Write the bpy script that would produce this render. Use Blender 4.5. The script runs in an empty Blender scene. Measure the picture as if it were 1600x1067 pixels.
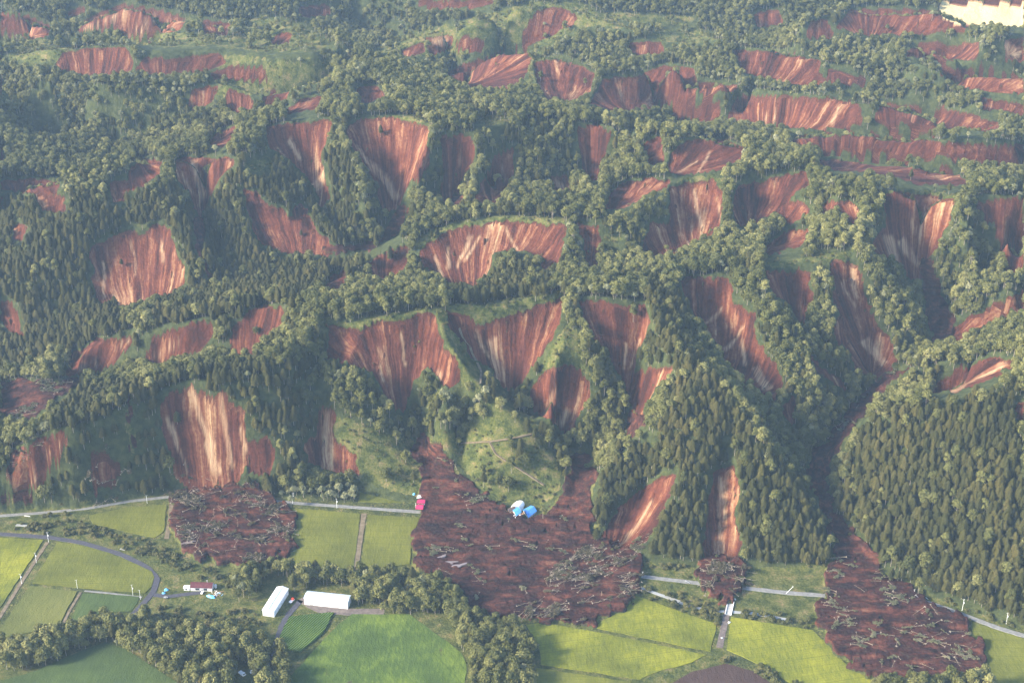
import bpy, math, random
import numpy as np
from mathutils import Vector, Matrix
R = math.radians
rng = np.random.default_rng(7)
random.seed(7)
sc = bpy.context.scene
COL = sc.collection

# ------------------------------------------------------------------ camera, sky, sun, exposure
CAMH = 700.0; PITCH = R(25.0); F = 2198.0; CX = 800.0; CY = 533.5      # photograph pixels (1600x1067)
cam_d = bpy.data.cameras.new("camera"); cam = bpy.data.objects.new("camera", cam_d); COL.objects.link(cam)
cam.location = (0, 0, CAMH); cam.rotation_euler = (math.pi/2 - PITCH, 0, 0)
cam_d.sensor_width = 36.0; cam_d.lens = 36.0*F/1600.0
cam_d.clip_start = 5.0; cam_d.clip_end = 40000.0
sc.camera = cam

SUN_EL, SUN_AZ = R(28), R(-108)          # azimuth measured from +Y (view direction), negative = to the left
world = bpy.data.worlds.new("World"); sc.world = world; world.use_nodes = True
wn = world.node_tree.nodes; wl = world.node_tree.links; wn.clear()
sky = wn.new("ShaderNodeTexSky"); sky.sky_type = 'NISHITA'; sky.sun_disc = False
sky.sun_elevation = SUN_EL; sky.sun_rotation = SUN_AZ; sky.dust_density = 1.5; sky.ozone_density = 2.0
bg = wn.new("ShaderNodeBackground"); bg.inputs['Strength'].default_value = 0.15
wo = wn.new("ShaderNodeOutputWorld"); wl.new(sky.outputs[0], bg.inputs[0]); wl.new(bg.outputs[0], wo.inputs[0])
sun_d = bpy.data.lights.new("sun", 'SUN'); sun = bpy.data.objects.new("sun", sun_d); COL.objects.link(sun)
sun_d.energy = 4.0; sun_d.angle = R(11); sun_d.color = (1.0, 0.90, 0.73)
sdir = Vector((math.sin(SUN_AZ)*math.cos(SUN_EL), math.cos(SUN_AZ)*math.cos(SUN_EL), math.sin(SUN_EL)))
sun.rotation_euler = (-sdir).to_track_quat('-Z', 'Y').to_euler(); sun.location = (0, 0, 1500)
vs = sc.view_settings; vs.view_transform = 'Standard'; vs.look = 'None'; vs.gamma = 1.0; vs.use_curve_mapping = False
vs.exposure = 1.7
sc.cycles.use_denoising = True
sc.cycles.max_bounces = 5; sc.cycles.diffuse_bounces = 2; sc.cycles.glossy_bounces = 1
sc.cycles.transparent_max_bounces = 4; sc.cycles.volume_bounces = 0; sc.cycles.caustics_reflective = False
sc.cycles.use_adaptive_sampling = True; sc.cycles.adaptive_threshold = 0.02

# ------------------------------------------------------------------ camera geometry helpers
cp, sp_ = math.cos(PITCH), math.sin(PITCH)
def unproj(u, v, z=0.0):
    u = np.asarray(u, float); v = np.asarray(v, float)
    a = (u-CX); b = (v-CY)
    dx = a; dy = F*cp - b*sp_; dz = -F*sp_ - b*cp
    t = (np.asarray(z, float)-CAMH)/dz
    return dx*t, dy*t
def proj(x, y, z):
    zz = z-CAMH
    dep = y*cp - zz*sp_
    up = y*sp_ + zz*cp
    return CX + F*x/dep, CY - F*up/dep, dep
def g(u, v, z=0.0):
    x, y = unproj(u, v, z); return Vector((float(x), float(y), z))

# ------------------------------------------------------------------ noise
def _hash(ix, iy, seed):
    n = (ix.astype(np.int64)*374761393 + iy.astype(np.int64)*668265263 + seed*974634777) & 0xFFFFFFFF
    n = ((n ^ (n >> 13))*1274126177) & 0xFFFFFFFF
    n = n ^ (n >> 16)
    return (n & 0xFFFFFF)/float(0xFFFFFF)
def vnoise(x, y, seed=0):
    ix = np.floor(x); iy = np.floor(y); fx = x-ix; fy = y-iy
    fx = fx*fx*(3-2*fx); fy = fy*fy*(3-2*fy)
    ix = ix.astype(np.int64); iy = iy.astype(np.int64)
    a = _hash(ix, iy, seed); b = _hash(ix+1, iy, seed); c = _hash(ix, iy+1, seed); d = _hash(ix+1, iy+1, seed)
    return (a*(1-fx)+b*fx)*(1-fy) + (c*(1-fx)+d*fx)*fy - 0.5
def fbm(x, y, sc0, octs=4, seed=0):
    o = np.zeros_like(x); amp = 1.0; f = 1.0/sc0
    for k in range(octs):
        o += amp*vnoise(x*f+17.3*k, y*f-9.1*k, seed+k); amp *= 0.5; f *= 2.03
    return o

# ------------------------------------------------------------------ terrain: ridge and valley lines  (u, v, height)
LINES = [
 # --- front spur, left
 [(-160,740,30),(-60,720,40),(0,702,48),(60,680,56),(110,668,62),(180,640,68),(240,608,74),(300,594,78),(350,594,80),(400,586,82),(450,565,88),(485,530,94),(500,486,104)],
 [(-160,625,5),(0,622,12),(80,612,20),(150,600,30),(230,582,42),(320,570,52),(400,556,65),(445,530,78)],
 # --- second ridge, left part / middle part
 [(-160,640,10),(-60,610,22),(30,586,38),(70,570,50),(110,545,60),(160,522,68),(210,508,76),(300,500,86),(360,485,92),(410,474,99),(450,470,103),(500,474,105),(560,495,105),(620,492,106),(670,484,107),(700,478,107),(760,482,105),(820,468,106),(880,458,108),(920,462,110),(980,464,109),(1010,468,107),(1060,440,112),(1130,425,115),(1200,415,118),(1290,402,121),(1340,396,124),(1330,370,131),(1310,335,140),(1300,300,148),(1295,272,151)],
 [(-160,540,20),(-60,535,28),(40,530,38),(90,500,46),(150,487,55),(240,478,62),(330,462,68),(420,440,72),(500,425,78),(560,412,83)],
 # --- spurs and gullies running down from the second ridge
 [(490,490,102),(480,530,90),(500,585,72),(560,615,60),(600,640,46),(625,665,32),(648,710,10)],
 [(560,505,100),(540,560,84),(520,620,58),(500,680,28),(495,760,3)],
 [(600,600,66),(632,642,42),(652,672,24),(668,720,10),(690,790,1)],
 [(682,485,107),(690,515,97),(708,550,86),(735,590,72),(770,625,56),(815,665,42),(850,700,28),(876,740,14),(890,800,2)],
 [(700,600,74),(685,640,52),(672,680,24)],
 [(735,590,72),(725,640,44),(715,700,20),(740,770,5)],
 [(730,560,72),(765,590,60),(795,608,50),(835,655,32),(882,695,19),(905,740,9),(890,800,3)],
 [(880,458,108),(884,500,96),(880,530,90),(868,565,82),(862,620,60),(880,685,24)],
 [(884,500,96),(905,540,86),(930,580,70),(945,630,48),(935,690,20),(920,735,8)],
 [(1005,500,92),(1000,560,70),(990,620,48),(985,665,32),(955,700,19),(922,745,9)],
 [(1010,468,107),(1030,520,98),(1070,575,88),(1110,600,82),(1150,640,72),(1190,700,56),(1230,760,34),(1270,820,14),(1300,885,2)],
 [(1110,600,82),(1070,640,74),(1020,670,60),(975,705,40),(945,740,24),(932,800,6)],
 [(1130,660,68),(1090,720,46),(1060,780,26),(1040,850,6)],
 [(1010,740,26),(985,800,10),(965,835,3)],
 [(1128,720,40),(1128,800,18),(1125,870,4)],
 [(1100,490,84),(1130,550,68),(1165,605,56),(1222,655,44),(1250,705,28),(1268,755,14),(1290,800,5)],
 [(1185,425,116),(1195,470,104),(1220,520,88),(1262,560,72),(1290,605,54),(1305,655,30)],
 [(1235,440,104),(1250,500,84),(1275,525,76),(1320,575,56),(1345,615,38)],
 [(1285,410,118),(1290,460,102),(1305,510,84),(1330,560,62)],
 [(1330,410,116),(1355,480,86),(1375,540,62),(1372,598,42)],
 [(1340,396,124),(1385,440,104),(1415,490,82),(1430,540,60),(1405,585,48)],
 [(1435,350,120),(1438,440,86),(1460,480,72),(1476,515,61),(1450,543,54),(1400,582,46),(1362,612,38),(1330,645,31),(1302,690,22),(1275,735,14),(1285,790,6),(1320,845,2)],
 # --- right-hand front hills
 [(1312,745,16),(1325,690,42),(1345,655,56),(1370,642,66),(1420,634,77),(1500,622,86),(1560,604,94),(1600,592,99),(1760,560,112)],
 [(1355,640,34),(1400,620,42),(1450,613,48),(1500,606,53),(1540,592,58),(1600,574,66),(1760,540,78)],
 [(1378,602,46),(1400,585,57),(1450,562,70),(1500,550,80),(1560,545,90),(1600,540,96),(1760,520,108)],
 [(1395,583,47),(1440,557,51),(1490,537,56),(1560,520,65),(1600,510,70),(1760,485,85)],
 [(1478,525,60),(1500,485,77),(1550,462,93),(1600,442,108),(1760,410,122)],
 [(1476,498,62),(1510,478,66),(1560,455,73),(1600,437,79),(1760,395,95)],
 # --- valley behind the second ridge
 [(500,425,78),(560,446,78),(640,446,80),(740,446,85),(840,440,89),(900,428,93),(1000,408,98),(1080,393,103),(1150,388,106),(1240,372,112),(1290,356,120)],
 # --- middle ridge with the wide red fan
 [(500,455,78),(530,430,88),(580,405,97),(640,372,109),(680,353,117),(740,341,123),(800,338,127),(880,343,129),(940,342,131),(1000,325,135),(1040,300,140),(1060,278,145)],
 [(890,345,129),(890,390,112),(885,430,96)],
 [(690,370,112),(705,410,96),(720,438,86)],
 [(985,340,130),(975,380,114),(960,410,98)],
 [(1090,290,140),(1085,340,122),(1075,385,106)],
 [(1145,285,144),(1150,330,130),(1160,380,110)],
 [(1185,300,132),(1180,340,122),(1195,378,112)],
 [(870,318,116),(900,298,127),(940,283,134),(990,274,141),(1060,278,145),(1100,275,146),(1160,268,148),(1200,262,150),(1255,262,150),(1300,272,151),(1350,285,152),(1400,298,153),(1500,305,151),(1560,303,153),(1600,300,155),(1760,290,160)],
 [(1370,300,150),(1352,350,136),(1345,390,124)],
 [(1500,308,150),(1520,360,134),(1515,420,108),(1490,475,78)],
 [(1570,320,144),(1575,380,122),(1572,430,100),(1520,465,80)],
 [(1640,300,156),(1640,380,130),(1620,430,106)],
 # --- conifer hill on the left with its scar, and its gullies
 [(-160,470,55),(-60,455,66),(0,438,76),(60,405,93),(120,365,109),(170,335,119),(215,312,126),(240,310,127),(265,330,121),(290,360,109),(315,400,96),(330,428,84)],
 [(-160,440,42),(-60,425,52),(0,410,61),(60,395,69),(120,365,81),(180,330,95),(210,300,108)],
 [(320,300,116),(322,340,100),(335,390,86),(350,440,73)],
 [(375,246,153),(372,290,132),(395,300,128),(440,325,116),(500,360,102),(530,385,92)],
 [(400,370,98),(420,400,84),(445,430,73)],
 # --- main middle ridge
 [(-160,290,130),(-60,285,135),(0,283,137),(90,281,139),(140,273,141),(200,252,148),(245,246,151),(310,243,153),(372,241,155),(410,215,161),(430,190,167),(500,186,170),(600,177,174),(670,190,173),(700,203,171),(760,205,168),(830,185,168),(900,188,167),(960,195,166),(1040,213,164),(1100,216,163),(1160,225,160),(1200,238,152)],
 [(470,250,140),(490,300,118),(515,340,102),(540,380,88)],
 [(528,200,166),(550,250,148),(568,300,128),(580,350,104)],
 [(600,230,150),(610,290,120),(615,330,104),(605,365,90),(560,385,86)],
 [(675,200,172),(655,255,152),(650,305,128),(640,345,104)],
 [(710,230,156),(700,290,124),(690,325,108)],
 [(745,215,165),(742,270,144),(730,318,116)],
 [(780,240,152),(770,290,124),(765,318,108)],
 [(850,200,160),(840,250,140),(830,295,116)],
 [(930,210,156),(920,250,132),(925,275,120)],
 [(560,398,84),(620,370,91),(680,343,97),(760,320,104),(830,308,109),(880,290,115),(930,275,121),(1000,264,124),(1060,262,125),(1120,258,127),(1180,252,129),(1240,250,126)],
 # --- basin behind
 [(-160,265,80),(0,262,86),(100,257,91),(150,250,96),(240,226,106),(330,205,116),(400,184,126),(480,176,131),(560,166,129),(640,163,127),(700,158,123),(750,155,119),(800,163,117),(860,170,115),(900,176,113),(1000,190,114),(1060,200,116),(1150,210,119),(1230,212,120)],
 [(170,240,110),(260,222,124),(330,198,138),(390,180,150),(440,165,156)],
 [(-160,115,182),(0,112,186),(60,105,189),(120,112,187),(200,122,183),(280,118,181),(340,128,176),(400,150,166),(440,146,167),(500,130,173),(560,117,178),(620,124,172),(680,130,166),(740,148,146)],
 [(60,160,150),(90,200,118),(120,240,98)],
 [(250,150,158),(230,190,132),(210,230,108)],
 [(160,150,166),(150,200,134),(120,230,110)],
 [(-160,100,140),(0,100,142),(100,98,143),(200,112,141),(300,110,139),(400,122,136),(470,118,138),(520,112,142)],
 [(-160,80,175),(0,82,178),(80,80,184),(150,70,190),(190,72,191),(250,80,188),(300,76,188),(350,78,187),(420,88,186),(520,85,188)],
 [(-160,60,150),(0,66,151),(120,56,155),(210,56,156),(300,60,156),(400,68,152),(480,72,152)],
 [(-160,12,200),(0,13,201),(40,20,199),(75,42,191),(110,50,172)],
 [(120,44,180),(150,25,198),(190,6,211),(240,13,209),(290,27,201),(340,36,198),(400,22,206),(440,34,201),(500,50,197),(530,62,195),(560,78,192),(600,95,184),(640,108,175),(700,127,158)],
 [(530,62,195),(522,88,188)],
 [(430,16,150),(550,58,141),(640,78,135),(720,103,130),(780,128,125),(830,150,118)],
 [(590,76,160),(640,60,176),(700,40,191),(760,25,201),(820,9,209),(870,4,211),(910,14,206),(960,35,196),(1000,50,188),(1080,52,182),(1150,66,185),(1200,75,185),(1280,90,180),(1340,100,175),(1400,118,162)],
 [(700,138,118),(720,108,152),(750,92,168),(790,77,183),(830,80,185),(860,88,181),(900,98,177),(960,110,173),(1040,98,179),(1080,104,179),(1130,122,169),(1160,130,160),(1220,138,166),(1290,148,166),(1350,158,164),(1400,163,163),(1500,178,159),(1600,193,152),(1760,215,142)],
 [(760,105,140),(850,80,146),(950,92,142),(1040,85,140),(1130,104,139),(1200,118,138),(1280,128,136),(1340,138,133),(1440,150,130),(1520,160,128),(1600,172,124)],
 [(840,120,150),(850,150,124)],
 [(1060,192,119),(1200,197,118),(1300,200,116),(1450,204,113),(1600,216,106),(1760,230,98)],
 [(1235,215,140),(1260,208,149),(1320,204,151),(1420,213,149),(1500,220,147),(1600,224,143),(1760,235,135)],
 [(1240,238,122),(1290,236,119),(1400,240,116),(1520,254,111),(1600,259,106),(1760,270,98)],
 [(1275,245,135),(1300,243,141),(1360,246,143),(1450,258,141),(1500,270,137),(1560,273,133),(1600,278,131),(1760,285,125)],
 [(1240,250,126),(1300,261,118),(1400,272,113),(1450,286,109),(1520,293,106),(1600,291,101),(1760,285,95)],
 [(1400,110,165),(1440,100,179),(1520,106,181),(1600,116,179),(1760,130,172)],
 [(1440,124,152),(1550,142,147),(1600,148,145)],
 [(1380,90,165),(1400,70,188),(1470,65,191),(1530,67,191),(1600,57,193),(1760,50,195)],
 [(1380,88,160),(1420,86,161),(1520,93,158),(1600,97,156),(1760,105,150)],
 [(1250,35,196),(1310,17,203),(1400,13,206),(1480,19,206),(1530,33,201),(1600,38,199),(1760,45,195)],
 [(1180,60,160),(1260,58,160),(1350,53,161),(1500,46,166),(1600,52,166)],
 [(-160,-25,205),(200,-30,210),(500,-28,206),(900,-30,212),(1200,-28,208),(1760,-30,214)],
 [(-160,-14,160),(200,-12,165),(500,-14,160),(900,-16,162),(1200,-12,160),(1760,-10,165)],
 [(-300,-60,190),(800,-65,150),(1900,-60,190)],
 [(-300,-110,230),(800,-115,225),(1900,-112,230)],
]
LINES = [[(u, v, z*1.32) for u, v, z in L] for L in LINES]
BASE = [(-900,830),(-200,795),(0,792),(60,790),(130,790),(270,768),(430,775),(500,782),(560,766),(640,788),(700,800),(760,795),(850,790),(880,815),(940,840),(990,880),(1090,888),(1180,888),(1300,895),(1330,872),(1400,905),(1440,928),(1520,956),(1600,984),(1800,1040),(2300,1160)]

TH0, TH1 = R(-33), R(33)
RN0, RN1 = math.log(560), math.log(9000)
def solve(n_th):
    d = (TH1-TH0)/n_th
    n_r = int((RN1-RN0)/d)+1
    val = np.zeros((n_r, n_th+1)); cnt = np.zeros_like(val)
    for L in LINES:
        P = np.array(L, float)
        for a, b in zip(P[:-1], P[1:]):
            n = 60
            t = np.linspace(0, 1, n)[:, None]
            xa, ya = unproj(a[0], a[1], a[2]); xb, yb = unproj(b[0], b[1], b[2])
            x = xa+(xb-xa)*t[:, 0]; y = ya+(yb-ya)*t[:, 0]; z = a[2]+(b[2]-a[2])*t[:, 0]
            th = np.arctan2(x, y); lr = np.log(np.hypot(x, y))
            j = np.round((th-TH0)/d).astype(int); i = np.round((lr-RN0)/d).astype(int)
            ok = (i >= 0) & (i < n_r) & (j >= 0) & (j <= n_th)
            np.add.at(val, (i[ok], j[ok]), z[ok]); np.add.at(cnt, (i[ok], j[ok]), 1)
    fix = cnt > 0
    val[fix] /= cnt[fix]
    B = np.array(BASE, float); bx, by = unproj(B[:, 0], B[:, 1], 0)
    thb = np.arctan2(bx, by); lrb = np.log(np.hypot(bx, by))
    ths = TH0+d*np.arange(n_th+1); lb = np.interp(ths, thb, lrb)
    lrs = RN0+d*np.arange(n_r)
    floor = lrs[:, None] <= lb[None, :]
    fl = floor & ~(fix & (val > 1.5))
    val[fl] = 0; fix |= fl
    far = lrs > math.log(7000)
    val[far] = 200; fix[far] = True
    return val, fix, d
def relax(z, val, fix, it):
    for _ in range(it):
        p = np.pad(z, 1, mode='edge')
        z = 0.25*(p[:-2, 1:-1]+p[2:, 1:-1]+p[1:-1, :-2]+p[1:-1, 2:])
        z[fix] = val[fix]
    return z
def resize(a, shp):
    i = np.linspace(0, a.shape[0]-1, shp[0]); j = np.linspace(0, a.shape[1]-1, shp[1])
    return bil(a, i[:, None]+0*j[None, :], j[None, :]+0*i[:, None])
def bil(a, i, j):
    i = np.clip(i, 0, a.shape[0]-1.001); j = np.clip(j, 0, a.shape[1]-1.001)
    i0 = i.astype(int); j0 = j.astype(int); fi = i-i0; fj = j-j0
    return (a[i0, j0]*(1-fi)*(1-fj)+a[i0+1, j0]*fi*(1-fj)+a[i0, j0+1]*(1-fi)*fj+a[i0+1, j0+1]*fi*fj)
z = None
for n, it in ((50, 400), (100, 300), (200, 250), (400, 200)):
    val, fix, dth = solve(n)
    z = np.full(val.shape, 120.0) if z is None else resize(z, val.shape)
    z = relax(z, val, fix, it)
def blur(a, n):
    for _ in range(n):
        p = np.pad(a, 1, mode='edge')
        a = (p[:-2, 1:-1]+p[2:, 1:-1]+p[1:-1, :-2]+p[1:-1, 2:]+2*a)/6.0
    return a
ZC = blur(z, 1)

# fine log-polar mesh grid
NC = 1400
ths = np.linspace(R(-31), R(31), NC)
lr = [math.log(600)]
while lr[-1] < math.log(8800):
    d_ = math.exp(lr[-1])
    lr.append(lr[-1] + (0.0026 if d_ < 860 else 0.0014 if d_ < 1450 else 0.0020 if d_ < 2200 else 0.0030 if d_ < 4200 else 0.012))
lrs = np.array(lr); NR = len(lrs)
LR, TH = np.meshgrid(lrs, ths, indexing='ij')
RR = np.exp(LR); X = RR*np.sin(TH); Y = RR*np.cos(TH)
Z = bil(ZC, (LR-RN0)/dth, (TH-TH0)/dth)
hill = np.clip(Z/12.0, 0, 1)
far = np.clip((RR-1700)/1500, 0, 1)
Z = Z + hill*(fbm(X, Y, 70, 4, 3)*(5+7*far) + fbm(X, Y, 14, 3, 9)*1.6) + (1-hill)*fbm(X, Y, 60, 2, 5)*0.3
flat_near = hill < 0.02

# ------------------------------------------------------------------ what stands where: outlines (photograph pixels)
def P(s): 
    n = [float(a) for a in s.replace(',', ' ').split()]
    return [(n[i], n[i+1]) for i in range(0, len(n), 2)]
W_, H_ = 1600, 1067
def fill(poly, out, val=1, pad=0):
    a = np.array(poly, float)
    x0, x1 = int(max(0, a[:, 0].min()-1)), int(min(W_-1, a[:, 0].max()+1)); y0, y1 = int(max(0, a[:, 1].min()-1)), int(min(H_-1, a[:, 1].max()+1))
    if x1 <= x0 or y1 <= y0: return
    xs, ys = np.meshgrid(np.arange(x0, x1+1)+.5, np.arange(y0, y1+1)+.5)
    ins = np.zeros(xs.shape, bool); n = len(a)
    for i in range(n):
        xa, ya = a[i]; xb, yb = a[(i+1) % n]
        if ya == yb: continue
        c = ((ya > ys) != (yb > ys)) & (xs < (xb-xa)*(ys-ya)/(yb-ya)+xa)
        ins ^= c
    out[y0:y1+1, x0:x1+1][ins] = val
def stroke(pts, w0, w1, out, val=1.0):
    for a, b in zip(pts[:-1], pts[1:]):
        dx, dy = b[0]-a[0], b[1]-a[1]; L = math.hypot(dx, dy) or 1
        nx, ny = -dy/L, dx/L
        fill([(a[0]+nx*w0, a[1]+ny*w0), (b[0]+nx*w1, b[1]+ny*w1), (b[0]-nx*w1, b[1]-ny*w1), (a[0]-nx*w0, a[1]-ny*w0)], out, val)

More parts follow.
